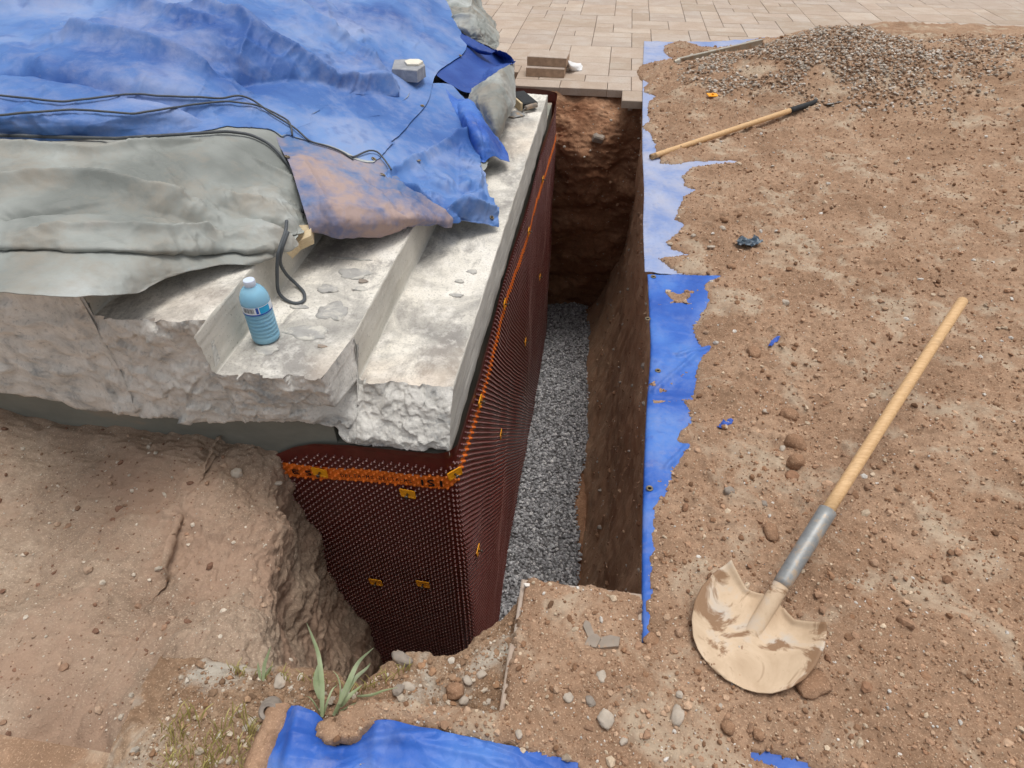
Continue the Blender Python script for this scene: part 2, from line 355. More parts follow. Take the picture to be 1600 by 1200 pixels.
# left clay bank beside the membrane, (rows along y; columns from far left down into the pit)
bank = [
 [(-4, .0, -.06), (-1.6, .0, -.05), (-1.1, .02, -.06), (-.85, .04, -.08), (-.74, .46, -.12), (-.72, .47, -.5), (-.70, .48, -1.2), (-.62, .48, -2.7)],
 [(-4, .66, -.10), (-1.6, .68, -.12), (-1.15, .70, -.12), (-.92, .70, -.10), (-.80, .70, -.20), (-.78, .70, -.55), (-.76, .70, -1.2), (-.68, .70, -2.7)],
 [(-4, .90, -.12), (-1.6, .92, -.16), (-1.25, .93, -.15), (-1.03, .94, -.18), (-.91, .95, -.30), (-.87, .95, -.70), (-.82, .95, -1.3), (-.72, .95, -2.7)],
 [(-4, 1.15, -.10), (-1.6, 1.18, -.12), (-1.3, 1.18, -.12), (-1.10, 1.18, -.16), (-.985, 1.18, -.34), (-.95, 1.18, -.85), (-.88, 1.18, -1.3), (-.76, 1.18, -2.7)],
 [(-4, 1.38, -.08), (-1.6, 1.38, -.09), (-1.3, 1.38, -.11), (-1.12, 1.38, -.18), (-1.06, 1.38, -.40), (-1.04, 1.38, -.80), (-.96, 1.38, -1.3), (-.78, 1.38, -2.7)],
 [(-4, 1.54, -.07), (-1.6, 1.53, -.08), (-1.3, 1.53, -.09), (-1.14, 1.53, -.13), (-1.08, 1.52, -.28), (-1.07, 1.51, -.60), (-1.0, 1.50, -1.05), (-.78, 1.50, -2.7)]]
wall_sheet('soil_bank', bank, 240, 560, MAT['bank'], .055, .30, .006, off=4, fine=.007)
# near lip below the paving edge: rows follow the rim from left to right
lip = []
for (u, v) in ((250, 1030), (350, 1036), (430, 1045), (500, 1052), (560, 1072), (592, 1052), (640, 1022), (700, 1027), (760, 992), (800, 955), (826, 905)):
    x, y, _ = P(u, v, -.06); yo = .20; x2 = x+.02
    lip.append([(x2, .16, -.05), (x2, .35, -.055), (x, y-.16, -.06), (x, y-.03, -.055), (x, y+.012, -.10), (x+.01, y+.015, -.45), (x+.01, y+.0, -1.4), (x+.01, y-.02, -2.8)])
wall_sheet('pit_lip', lip, 330, 330, MAT['lip'], .018, .12, .006, off=14, fine=.006)
# wall under the paving right of the pit, facing away
rows = [[(x, y, z) for z in (-.03, -1, -2.7)] for x, y in ((-.10, .86), (-.09, 1.0), (.10, 1.02), (.32, 1.03))]
wall_sheet('near_trench_wall', rows, 60, 60, MAT['soil'], .015, .2, off=21, lin=True)

# gravel bed
def icos(sub=1):
    t = (1+5**.5)/2
    V = [(-1, t, 0), (1, t, 0), (-1, -t, 0), (1, -t, 0), (0, -1, t), (0, 1, t), (0, -1, -t), (0, 1, -t), (t, 0, -1), (t, 0, 1), (-t, 0, -1), (-t, 0, 1)]
    F = [(0, 11, 5), (0, 5, 1), (0, 1, 7), (0, 7, 10), (0, 10, 11), (1, 5, 9), (5, 11, 4), (11, 10, 2), (10, 7, 6), (7, 1, 8), (3, 9, 4), (3, 4, 2), (3, 2, 6), (3, 6, 8), (3, 8, 9), (4, 9, 5), (2, 4, 11), (6, 2, 10), (8, 6, 7), (9, 8, 1)]
    V = [np.array(v)/np.linalg.norm(v) for v in V]
    for _ in range(sub-1):
        c = {}; F2 = []
        def mid(a, b):
            k = (min(a, b), max(a, b))
            if k not in c:
                m = V[a]+V[b]; V.append(m/np.linalg.norm(m)); c[k] = len(V)-1
            return c[k]
        for a, b, d in F:
            x, y, z = mid(a, b), mid(b, d), mid(d, a); F2 += [(a, x, z), (b, y, x), (d, z, y), (x, y, z)]
        F = F2
    return np.array(V), np.array(F)
ICO1, ICO2, ICO3 = icos(1), icos(2), icos(3)
def scatter(name, C, S, tones, mat, flat=.65, parent=None, jit=.28, ico=ICO1, smooth=False):
    """many little stones in one mesh: centres C, sizes S, colour per stone"""
    C = np.asarray(C, float); n = len(C); V0, F0 = ico; k = len(V0)
    V = V0[None]*(1+RNG.uniform(-jit, jit, (n, k, 1)))
    V = V*RNG.uniform(.6, 1.25, (n, 1, 3))
    a = RNG.uniform(0, 2*math.pi, n); b = RNG.uniform(-.5, .5, n); ca, sa, cb, sb = np.cos(a), np.sin(a), np.cos(b), np.sin(b)
    V[:, :, 2] *= flat; y = V[:, :, 1]*cb[:, None]-V[:, :, 2]*sb[:, None]; z = V[:, :, 1]*sb[:, None]+V[:, :, 2]*cb[:, None]
    x = V[:, :, 0]*ca[:, None]-y*sa[:, None]; y = V[:, :, 0]*sa[:, None]+y*ca[:, None]
    V = np.stack([x, y, z], 2)*np.asarray(S)[:, None, None]+C[:, None]
    F = (F0[None]+(np.arange(n)*k)[:, None, None]).reshape(-1, 3); me = np_mesh(name, V.reshape(-1, 3), F, smooth=smooth)
    at = me.attributes.new('tone', 'FLOAT_COLOR', 'FACE'); T = np.repeat(np.asarray(tones, np.float32), len(F0), axis=0)
    at.data.foreach_set('color', T.ravel()); o = link(name, me, mat, parent); o['kind'] = 'stuff'; return o
def tones(n, cols, w=None, var=.12):
    c = np.array([sr(*x) for x in cols]); i = RNG.choice(len(c), n, p=w); t = c[i]*(1+RNG.normal(0, var, (n, 1))); t[:, 3] = 1; return np.clip(t, 0, 1)
gy = np.linspace(1.0, 6.15, 60); gx = np.linspace(-.45, .32, 14); GX, GY = np.meshgrid(gx, gy)
GZ = -2.53+.04*(GY-1)+.02*fbm(np.stack([GX.ravel(), GY.ravel(), 0*GX.ravel()], 1), .4, 3).reshape(GX.shape)
def gravel_z(x, y): return -2.53+.04*(y-1)+.02*fbm(np.stack([x, y, 0*x], 1), .4, 3)
me = np_mesh('gravel_base', np.stack([GX, GY, GZ-.03], 2).reshape(-1, 3), grid_faces(60, 14)); tag(link('trench_floor', me, MAT['soil']), kind='structure')
ge = lambda y: .085+.04*np.sin(y*1.7)+.03*np.sin(y*5.1)+np.interp(y, [1, 2, 4, 6], [.08, .06, -.01, -.06])
bx = -.45+(ge(gy)[:, None]-.015+.45)*np.linspace(0, 1, 14)[None]; by = np.repeat(gy[:, None], 14, 1)
tag(link('gravel_bedding', np_mesh('gravel_bedding', np.stack([bx, by, gravel_z(bx.ravel(), by.ravel()).reshape(bx.shape)-.004], 2).reshape(-1, 3), grid_faces(60, 14)), plain('gravel_dark', sr(112, 110, 110), .95, .1, var=.35, bump=.01, bs=60)), kind='structure')
n = 19000; x = RNG.uniform(-.45, .3, n); y = 1.0+5.1*RNG.uniform(0, 1, n)
edge = .085+.04*np.sin(y*1.7)+.03*np.sin(y*5.1)+np.interp(y, [1, 2, 4, 6], [.08, .06, -.01, -.06]); keep = x < edge+RNG.normal(0, .012, n); x, y = x[keep], y[keep]
tag(scatter('drainage_gravel', np.stack([x, y, gravel_z(x, y)+RNG.uniform(-.004, .012, len(x))], 1), RNG.uniform(.007, .0155, len(x)), tones(len(x), [(168, 168, 170), (192, 192, 194), (140, 140, 142), (214, 212, 212)], [.4, .3, .2, .1]), MAT['pebble']),
    'grey crushed stone covering the bottom of the trench', 'gravel')

# stones and crumbs sticking out of the cut faces
def wall_bits(name, o, n, off_, lo, hi, cols):
    me_ = o.data; nv_ = len(me_.vertices); co = np.empty(nv_*3, np.float32); me_.vertices.foreach_get('co', co); co = co.reshape(-1, 3)
    k_ = RNG.integers(0, nv_, n); c_ = co[k_]; c_ = c_[(c_[:, 2] < -.12)]
    s_ = np.minimum(lo+RNG.pareto(2.4, len(c_))*lo*.8, hi); scatter(name, c_+np.array(off_), s_, tones(len(c_), cols), MAT['pebble'], .8)
wall_bits('wall_crumbs', bpy.data.objects['trench_wall'], 2600, (0, 0, 0), .004, .022, [(170, 132, 104), (150, 112, 86), (190, 156, 128), (186, 176, 164)])
wall_bits('far_wall_crumbs', bpy.data.objects['far_trench_wall'], 1500, (0, 0, 0), .004, .024, [(170, 132, 104), (150, 112, 86), (190, 156, 128), (196, 186, 172)])
# foundation wall under the stair
fw = merge([box_vf(-6, -.86, 1.512, 5.42, -2.75, .12), box_vf(-.8599, -.452, 1.512, 5.42, -2.75, -.04)])
o = link('foundation_wall', py_mesh('foundation_wall', *fw, smooth=False), MAT['found']); tag(o, 'smooth grey foundation wall under the broken concrete stair', 'wall')

# ---------------------------------------------------------------- concrete stair
PROF = [(-.438, -.03), (-.438, .19), (-.774, .19), (-.774, .36), (-1.135, .36), (-1.135, .53), (-1.49, .53), (-1.49, .70), (-6, .70)]
def facets(x, z, size, amp, seed):
    r = np.random.default_rng(seed); i, j = np.floor(x/size).astype(int), np.floor(z/size).astype(int); best = np.full(np.shape(x), 9e9); out = np.zeros(np.shape(x)); tab = r.uniform(-1, 1, (5, 512))
    for a in (-1, 0, 1):
        for b in (-1, 0, 1):
            h = ((i+a)*37+(j+b)*101) % 512; cx, cz = (i+a+.5+.48*tab[0][h])*size, (j+b+.5+.48*tab[1][h])*size
            d = (x-cx)**2+(z-cz)**2; k = d < best; best = np.where(k, d, best); out = np.where(k, amp*(tab[2][h]+1.1*tab[3][h]*(x-cx)/size+1.1*tab[4][h]*(z-cz)/size), out)
    return out
def yfront(x, z):
    a = np.clip((x+.86)/.09, 0, 1); a = np.where(x > -.774, np.maximum(a, .9), a*.9)
    y1 = 1.50+.62*np.clip(z-.01, 0, .3); y2 = 1.405+.20*(.36-z)+.02*np.sin(x*7)
    y2 = np.where(x < -1.135, 1.42+.02*np.sin(x*5), y2); s = np.clip((x+.90)/.12, 0, 1); s = np.where(z > .2, np.clip((x+.80)/.03, 0, 1), s)
    y = y1*s+y2*(1-s); p = np.stack([x, 0*x, z], 1)
    return y - .016*fbm(p*np.array((1, 1, 1.5)), .16, 3, .5, 3) - facets(x, z, .06, .010, 1) - facets(x, z, .018, .0022, 2) - .0022*fbm(p, .02, 3, .6, 6)
stair = thing('concrete_steps', (0, 0, 0), 'broken ended pale concrete steps beside the open trench', 'steps')
pp = [PROF[0]]
for a, b in zip(PROF[:-1], PROF[1:]):
    L = math.hypot(b[0]-a[0], b[1]-a[1]); r = .009; na = max(8, int(min(L, .6)/.007))
    d = ((b[0]-a[0])/L, (b[1]-a[1])/L)
    ts = [r*.4]+list(np.linspace(r, L-r, na))+[L-r*.4]
    pp += [(a[0]+d[0]*t, a[1]+d[1]*t) for t in ts]
pp = np.array(pp[1:]); yy = np.concatenate([np.linspace(0, .25, 26), np.linspace(.27, 1, 60)])
y0 = yfront(pp[:, 0], pp[:, 1]); Y = y0[:, None]+(4.86-y0[:, None])*yy[None]; G = np.stack([np.repeat(pp[:, :1], len(yy), 1), Y, np.repeat(pp[:, 1:2], len(yy), 1)], 2)
Nn = normals(G); q = G.reshape(-1, 3); dd = .0035*fbm(q, .12, 4)+.0025*fbm(q, .02, 2)
G = G+Nn*dd.reshape(G.shape[:2]+(1,))*np.clip(yy/.01, 0, 1)[None, :, None]; F = grid_faces(*G.shape[:2])
# split into tread and riser faces
zc = G[:, :, 2]; horiz = np.array([abs(pp[i+1][1]-pp[i][1]) < 1e-4 for i in range(len(pp)-1)]); mi = np.repeat(np.where(horiz, 0, 1), G.shape[1]-1)
V, F2 = G.reshape(-1, 3), F
for nm, k, mt in (('tread', 0, MAT['concrete']), ('riser', 1, MAT['cast'])):
    # one mesh per run of equal kind
    runs = []; i = 0
    while i < len(horiz):
        j = i
        while j < len(horiz) and horiz[j] == horiz[i]: j += 1
        if (0 if horiz[i] else 1) == k and j-i > 2: runs.append((i, j))
        elif j-i <= 2 and k == 1: runs.append((i, j))
        i = j
    for i, j in runs:
        Gs = G[i:j+1]; link(nm, np_mesh(nm, Gs.reshape(-1, 3), grid_faces(*Gs.shape[:2])), mt, stair)
xs = np.unique(np.concatenate([np.linspace(-.438, -1.6, 300), np.linspace(-1.6, -6, 120), [-.7739, -.7741, -1.1349, -1.1351, -1.4899, -1.4901]]))[::-1]
def ztop(x): return .19 if x > -.774 else .36 if x > -1.135 else .53 if x > -1.49 else .70
def zbot(x): return np.interp(x, [-6, -1.5, -1.25, -1.1, -.93, -.85, -.80, -.6, -.438], [.12, .11, .09, .10, .12, .06, -.03, -.025, .0])
nz = 60; tt = np.linspace(0, 1, nz); GG = np.zeros((len(xs), nz, 3))
for i, x in enumerate(xs):
    zt, zb = ztop(x), float(zbot(x)); z = zb+tt*(zt-zb); GG[i, :, 0] = x; GG[i, :, 2] = z
yv = yfront(GG[:, :, 0].ravel(), GG[:, :, 2].ravel()).reshape(GG.shape[:2]); GG[:, :, 1] = yv
low = np.concatenate([GG[:, :1]+np.array((0, .03, -.004)), ], 1); low2 = GG[:, :1]*np.array((1, 0, 1))+np.array((0, 1.53, .02))
GG = np.concatenate([low2, low, GG], 1); GG[:, 2:, 2] += 0
link('broken_face', np_mesh('broken_face', GG.reshape(-1, 3), grid_faces(len(xs), nz+2)[:, ::-1], smooth=True), MAT['broken'], stair)
ev, ef = [], []
for a, b in zip(PROF[1:-1:2], PROF[2::2]):
    ev.append(box_vf(b[0], a[0], 4.82, 4.8595, -.03, a[1]-.004))
link('end_face', py_mesh('end_face', *merge(ev), smooth=False), MAT['cast'], stair)
# mortar blobs left on the second tread and stains on the first
for k, (u, v, z, rx, ry) in enumerate(((553, 428, .36, .062, .038), (567, 440, .36, .018, .012), (512, 452, .36, .040, .026), (520, 487, .36, .055, .055), (563, 452, .36, .030, .014), (480, 520, .36, .075, .040), (415, 548, .36, .038, .026), (503, 542, .36, .016, .008), (467, 480, .36, .035, .013), (548, 405, .36, .09, .006), (718, 440, .19, .02, .012), (738, 425, .19, .022, .018), (713, 462, .19, .028, .012))):
    cx, cy, _ = P(u, v, z); nn = 22; V = []; top = []
    for r_, zz in ((1, .0005), (.96, .0045), (.72, .0035), (.3, .004)):
        for i in range(nn):
            a = 2*math.pi*i/nn; w = 1+.12*math.sin(3*a+k)+.09*math.sin(5*a+2*k)+.07*math.sin(8*a+k)+.04*math.sin(11*a+3*k)
            V.append((cx+rx*r_*w*math.cos(a), cy+ry*r_*w*math.sin(a), z+zz))
    F = [[j*nn+i, j*nn+(i+1) % nn, (j+1)*nn+(i+1) % nn, (j+1)*nn+i] for j in range(3) for i in range(nn)]+[[3*nn+i for i in range(nn)]]
    link('mortar_patch', py_mesh('mortar_patch', V, F), plain('mortar_grey', sr(166, 164, 160), .95, .15, var=.16, bump=.006, dirt=sr(204, 200, 190)) if k == 0 else bpy.data.materials['mortar_grey'] if k not in (1, 7) else MAT['greystone'], stair)

# ---------------------------------------------------------------- dimpled membrane
mem = thing('drainage_membrane', (-.44, 1.5, -2.5), 'dark red brown dimpled drainage membrane with orange printed band covering the foundation', 'membrane')
OFF = Vector((-.44, 1.5, -2.5))
path = [(-1.16, 1.495)]+[(x, 1.495) for x in np.linspace(-1.1, -.48, 24)]
for a in np.linspace(-90, 0, 9)[1:-1]: path.append((-.470+.045*math.cos(math.radians(a)), 1.540+.045*math.sin(math.radians(a))))
path += [(-.425+.006*math.sin(y*4), y) for y in np.linspace(1.56, 5.43, 110)]
for a in np.linspace(0, 90, 6)[1:-1]: path.append((-.47+.045*math.cos(math.radians(a)), 5.46+.05*math.sin(math.radians(a))))
path += [(x, 5.52) for x in np.linspace(-.5, -.95, 12)]
path = np.array(path); seg = np.hypot(*np.diff(path, axis=0).T); arc = np.concatenate([[0], np.cumsum(seg)]); S_TOT = arc[-1]
s_c = arc[np.argmin(np.abs(path[:, 0]+.44)+np.abs(path[:, 1]-1.5))]
def pathpos(s):
    x = np.interp(s, arc, path[:, 0]); y = np.interp(s, arc, path[:, 1]); e = .01
    dx = np.interp(s+e, arc, path[:, 0])-np.interp(s-e, arc, path[:, 0]); dy = np.interp(s+e, arc, path[:, 1])-np.interp(s-e, arc, path[:, 1])
    l = np.hypot(dx, dy)+1e-9; return x, y, dy/l, -dx/l
def mem_pos(s, z, out=0.):
    x, y, nx, ny = pathpos(s); p = np.stack([s*1., 0*s, z], 1)
    w = .020*fbm(p, .9, 2, .5, 31)*np.clip(-z*2, 0, 1)+.004*fbm(p, .25, 2, .5, 37)+ .012*np.exp(-((s-s_c-.05)/.25)**2)*np.clip(-z, 0, 1)
    # fanned top flap at the far end and slight outward roll of the plain collar
    w = w+.012*np.clip((z+.05)/.05, 0, 1)
    o = w+out; return np.stack([x+nx*o, y+ny*o, z], 1)
def ztop_m(s): return np.interp(s, [0, .06, .13, .22, .35, s_c-.05, s_c, s_c+.1, 4.5, 4.9, 6], [-.16, -.12, -.075, -.04, -.022, -.018, .0, .01, .0, .03, .04])
def band(s):        # centre height of the printed band and its half width
    return np.interp(s, [0, .12, s_c-.02, s_c+.03, s_c+.4, s_c+1.2, s_c+2.1, s_c+3.0, 6], [-.20, -.205, -.176, -.165, -.165, -.21, -.265, -.315, -.33]), np.interp(s, [0, s_c-.03, s_c+.02, 6], [.036, .036, .030, .026])
ss = np.concatenate([np.arange(0, 1.1, .006), np.arange(1.1, S_TOT, .0145), [S_TOT]]); ns = len(ss)
tz = np.concatenate([np.linspace(0, .150, 90), np.linspace(.16, 1, 90)]); Z = []
S2 = np.repeat(ss[:, None], len(tz), 1); ZT = ztop_m(ss)[:, None]; Z2 = ZT+(-2.72-ZT)*tz[None]
q = mem_pos(S2.ravel(), Z2.ravel()); F = grid_faces(ns, len(tz))
bc, bw = band(S2.ravel()); isb = np.abs(Z2.ravel()-bc) < bw; fb = isb[F].mean(1) > .5
q = q-np.array(OFF)
link('membrane_sheet', np_mesh('membrane_sheet', q, F, mi=np.where(fb, 1, 0)), [MAT['membrane'], MAT['orange']], mem)
# dimples in a staggered lattice
pit = .031; dv = []
k = 0; z = -.075
rowsz = np.arange(-.05, -2.45, -pit/2)
SS = []; ZZ = []
for i, z in enumerate(rowsz):
    s_ = np.arange(.02+(pit/2 if i % 2 else 0), 4.95, pit); ok = z < ztop_m(s_)-np.interp(s_, [0, .3, s_c, 6], [.035, .06, .082, .085]); s_ = s_[ok]; SS.append(s_); ZZ.append(np.full(len(s_), z))
SS = np.concatenate(SS); ZZ = np.concatenate(ZZ)
base = mem_pos(SS, ZZ); tipc = mem_pos(SS, ZZ, .009); nrm = (tipc-base)/.009; tx = np.stack([-nrm[:, 1], nrm[:, 0], 0*SS], 1); tu = np.array((0, 0, 1.))
K = 7; rings = []
for r_, h_ in ((.0070, -.0005), (.0048, .0068), (.0038, .0082)):
    for kk in range(K):
        a = 2*math.pi*kk/K; rings.append(base+nrm*h_+tx*(r_*math.cos(a))+tu*(r_*math.sin(a)))
rings.append(base+nrm*.0088)
V = np.stack(rings, 1); nv = V.shape[1]; f = []
for j in range(2):
    for kk in range(K):
        a, b, c, d = j*K+kk, j*K+(kk+1) % K, (j+1)*K+(kk+1) % K, (j+1)*K+kk; f += [(a, b, c), (a, c, d)]
for kk in range(K): f.append((2*K+kk, 2*K+(kk+1) % K, 3*K))
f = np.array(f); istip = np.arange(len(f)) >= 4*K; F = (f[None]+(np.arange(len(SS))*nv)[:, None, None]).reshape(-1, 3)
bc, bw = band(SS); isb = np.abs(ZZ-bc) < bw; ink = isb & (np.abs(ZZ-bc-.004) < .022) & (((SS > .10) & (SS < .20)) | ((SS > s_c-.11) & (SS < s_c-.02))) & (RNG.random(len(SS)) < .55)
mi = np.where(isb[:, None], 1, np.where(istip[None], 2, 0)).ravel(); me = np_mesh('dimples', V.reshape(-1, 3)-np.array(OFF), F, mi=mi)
tag(link('dimples', me, [MAT['membrane_dimple'], MAT['orange'], plain('pale_dimple_top', sr(220, 188, 180), .45, .6, var=.2)], mem), kind='stuff')  # caps outside the printed band are coloured paler than their cones
# printed marks: heavy strokes at both ends of the front band, fine broken lettering between
def mark(strokes, name='printed_mark'):
    VV = []; FF = []
    for pts, w in strokes:
        pts = [Vector((a, b)) for a, b in pts]
        for a, b in zip(pts[:-1], pts[1:]):
            m = max(2, int((b-a).length/.004)); d = (b-a).normalized(); nn = Vector((-d.y, d.x))*w/2
            tmp = []
            for i in range(m+1):
                c = a+(b-a)*i/m; tmp += [c+nn, c-nn]
            S_ = np.array([t.x for t in tmp]); Zt = np.array([t.y for t in tmp]); cell = np.abs(((S_-.02)/pit*2) % 1-.5)
            qq = mem_pos(S_, Zt, .0098)-np.array(OFF); b0 = len(VV); VV += list(qq); FF += [[b0+2*i, b0+2*i+1, b0+2*i+3, b0+2*i+2] for i in range(m)]
    link(name, py_mesh(name, VV, FF), MAT['ink'], mem)
zc_ = lambda s: float(band(np.array([s]))[0][0])
def glyph(s, ch, h=.034, w=.018, t=.006):
    z = zc_(s)+.004; g = {'I': [[(0, -1), (0, 1)]], 'S': [[(1, .9), (-1, .7), (-.6, .1), (.6, -.1), (1, -.7), (-1, -.9)]], 'B': [[(-1, -1), (-1, 1)], [(-1, 1), (.8, .6), (-.6, 0), (1, -.5), (-1, -1)]],
        'T': [[(-1, 1), (1, 1)], [(0, 1), (0, -1)]], 'E': [[(1, 1), (-1, 1), (-1, -1), (1, -1)], [(-1, 0), (.6, 0)]], 'L': [[(-1, 1), (-1, -1), (1, -1)]], 'A': [[(-1, -1), (0, 1), (1, -1)], [(-.5, -.2), (.5, -.2)]],
        'D': [[(-1, -1), (-1, 1), (.6, .7), (1, 0), (.6, -.7), (-1, -1)]], 'O': [[(-1, -1), (-1, 1), (1, 1), (1, -1), (-1, -1)]], 'N': [[(-1, -1), (-1, 1), (1, -1), (1, 1)]], '-': [[(-1, 0), (1, 0)]], 'M': [[(-1, -1), (-1, 1), (0, 0), (1, 1), (1, -1)]]}[ch]
    return [([(s+a*w/2, z+b*h/2) for a, b in st], t) for st in g]
for a_ in ((s_c-.105, 'I', .034, .014, .009), (s_c-.072, 'S', .036, .022, .009), (s_c-.034, 'I', .034, .014, .009)): mark(glyph(*a_))
for a_ in ((.115, 'E', .020, .024, .006), (.165, 'S', .026, .020, .007), (.202, 'O', .018, .018, .005), (.230, 'D', .018, .014, .005)): mark(glyph(*a_))
for i, ch in enumerate('DELTA-MS DELTA-MS '): 
    s = .30+i*.0165
    if ch == ' ': continue
    if s < s_c-.13: mark(glyph(s, ch, .016 if i % 3 else .02, .010, .0028), 'printed_letter')
# fixing plates with nails
def plate(s, z, tilt, w=.066, h=.044):
    b = mem_pos(np.array([s]), np.array([z]), .0115)[0]; x, y, nx, ny = [float(v[0]) for v in pathpos(np.array([s]))]
    n_ = Vector((nx, ny, 0)); t_ = Vector((-ny, nx, 0)); u_ = Vector((0, 0, 1)); o = Vector(b)-OFF
    c, s2 = math.cos(tilt), math.sin(tilt); A = t_*c+u_*s2; B = -t_*s2+u_*c
    sh = [(-w/2, h/2), (w*.42, h/2*.95), (w/2, -h/2), (-w*.38, -h/2*.95)]; r = []
    for q_ in range(4):
        p0 = Vector(sh[q_]); pa = Vector(sh[q_-1]); pb = Vector(sh[(q_+1) % 4])
        for tt_ in (0, .5, 1):
            r.append(tuple(p0+(pa-p0).normalized()*.005*(1-tt_)**1.5+(pb-p0).normalized()*.005*tt_**1.5))
    V = [o+A*a+B*b_ for a, b_ in r]+[o+A*a+B*b_+n_*.0035 for a, b_ in r]+[o+A*a*.8+B*b_*.74+n_*.0035 for a, b_ in r]+[o+A*a*.75+B*b_*.68+n_*.0022 for a, b_ in r]
    m = len(r); F = [[j*m+i, j*m+(i+1) % m, (j+1)*m+(i+1) % m, (j+1)*m+i] for j in range(3) for i in range(m)]+[[3*m+i for i in range(m)]]
    pl = link('fixing_plate', py_mesh('fixing_plate', V, F, smooth=False), MAT['plate'], mem)
    e = o+n_*.002; tv = tube([e, e+n_*.016, e+n_*.017], .0045, 8, sub=1); t2 = tube([e+n_*.0165, e+n_*.0195], .008, 8, sub=1)
    link('nail', py_mesh('nail', *merge([tv, t2])), MAT['steel'], pl)
def s_front(x): return x+1.16
def s_side(y): return s_c+(y-1.5)
for u, v, t in ((500, 737, -.12), (637, 771, -.10), (587, 910, -.05), (661, 912, -.05)):
    x, _, z = PY(u, v, 1.485); plate(s_front(x), z, t)
for u, v in ((848, 283), (824, 365), (790, 480), (745, 634), (715, 747), (742, 867), (782, 684), (819, 538), (844, 436), (866, 320)):
    _, y, z = PX(u, v, -.412); plate(s_side(y)+.03, z, .0)

# ---------------------------------------------------------------- far paving, stone by stone
C_ = .20; Xn, Yn = 47, 30; x_org, y_org = -3.02, 5.70
def cell_ok(i, j):
    x, y = x_org+(i+.5)*C_, y_org+(j+.5)*C_
    if y < 5.70: return False
    if x < -.36 and y < 5.80 and False: return False
    return True
paving = bpy.data.objects.new('patio', None); COL.objects.link(paving); paving['kind'] = 'structure'
me = np_mesh('bedding', np.array([(-3.3, 5.74, -.062), (8, 5.74, -.062), (8, 14, -.062), (-3.3, 14, -.062)]), np.array([[0, 1, 2, 3]])); link('bedding_sand', me, MAT['dirt'], paving)['kind'] = 'structure'
rng = random.Random(5); occ = {}; pav = []
for j in range(Yn):
    for i in range(Xn):
        if (i, j) in occ: continue
        opts = [(2, 1), (2, 2), (2, 1), (2, 1), (2, 2), (1, 1), (1, 2), (1, 1)]; rng.shuffle(opts)
        for a, b in opts+[(1, 1)]:
            if i+a <= Xn and j+b <= Yn and all((i+p, j+q_) not in occ for p in range(a) for q_ in range(b)):
                for p in range(a):
                    for q_ in range(b): occ[(i+p, j+q_)] = 1
                pav.append((x_org+i*C_, y_org+j*C_, a, b)); break
# extra stones stepping towards the trench corner
extra = [(.08, 5.40, .22, .30), (-1.22, 5.70, .0, .0)]
meshes = {}
def paver_mesh(w, d):
    k = (round(w, 3), round(d, 3))
    if k not in meshes:
        V, F = box_vf(.002, w-.002, .002, d-.002, -.06, 0, .004); meshes[k] = py_mesh('paver', V, F, smooth=False); meshes[k].materials.append(MAT['paver'])
    return meshes[k]
def put_paver(x, y, w, d, parent, z=0.):
    o = bpy.data.objects.new('paver', paver_mesh(w, d)); COL.objects.link(o); o.parent = parent
    o.location = (x, y, z+rng.uniform(-.0018, .0018)); return o
def score(p):
    x, y = p[0]+p[2]*C_/2, p[1]+p[3]*C_/2; hid = (x > .45 and y < 7.2+.0*x) or x < -1.3-(y-5.7)*.12
    return (x*x+y*y)+(500 if hid else 0)
pav = [p for p in pav if not (.35 < p[0] < 3.2 and p[1]+p[3]*C_ < 7.1)]
pav = [p for p in pav if not (p[0]+p[2]*C_ < -.45 and p[1] < 5.72)] + []
pav.sort(key=score)
for x, y, a, b in pav[:290]: put_paver(x, y, a*C_, b*C_, paving)
rest = merge([box_vf(x+.002, x+a*C_-.002, y+.002, y+b*C_-.002, -.06, rng.uniform(-.002, .002), .004) for x, y, a, b in pav[290:]])
link('far_pavers', py_mesh('far_pavers', *rest, smooth=False), MAT['paver'], paving)['kind'] = 'stuff'
for x, y, w, d in ((.105, 5.435, .17, .26), (-1.05, 5.74, .0, 0)):
    if w: put_paver(x, y, w, d, paving)

# near paving under the dirt: edges show along the trench corner
nearp = bpy.data.objects.new('near_paving', None); COL.objects.link(nearp); nearp['kind'] = 'structure'
for x, y, w, d in ((-.122, .838, .20, .195), (.080, .838, .20, .195), (-.128, .645, .24, .19), (.114, .645, .24, .19), (-.44, .45, .31, .19), (-.128, .45, .24, .19), (.114, .45, .24, .19), (-.44, .255, .31, .19), (-.128, .255, .24, .19), (.114, .255, .24, .19)):
    put_paver(x, y, w, d, nearp, -.002)

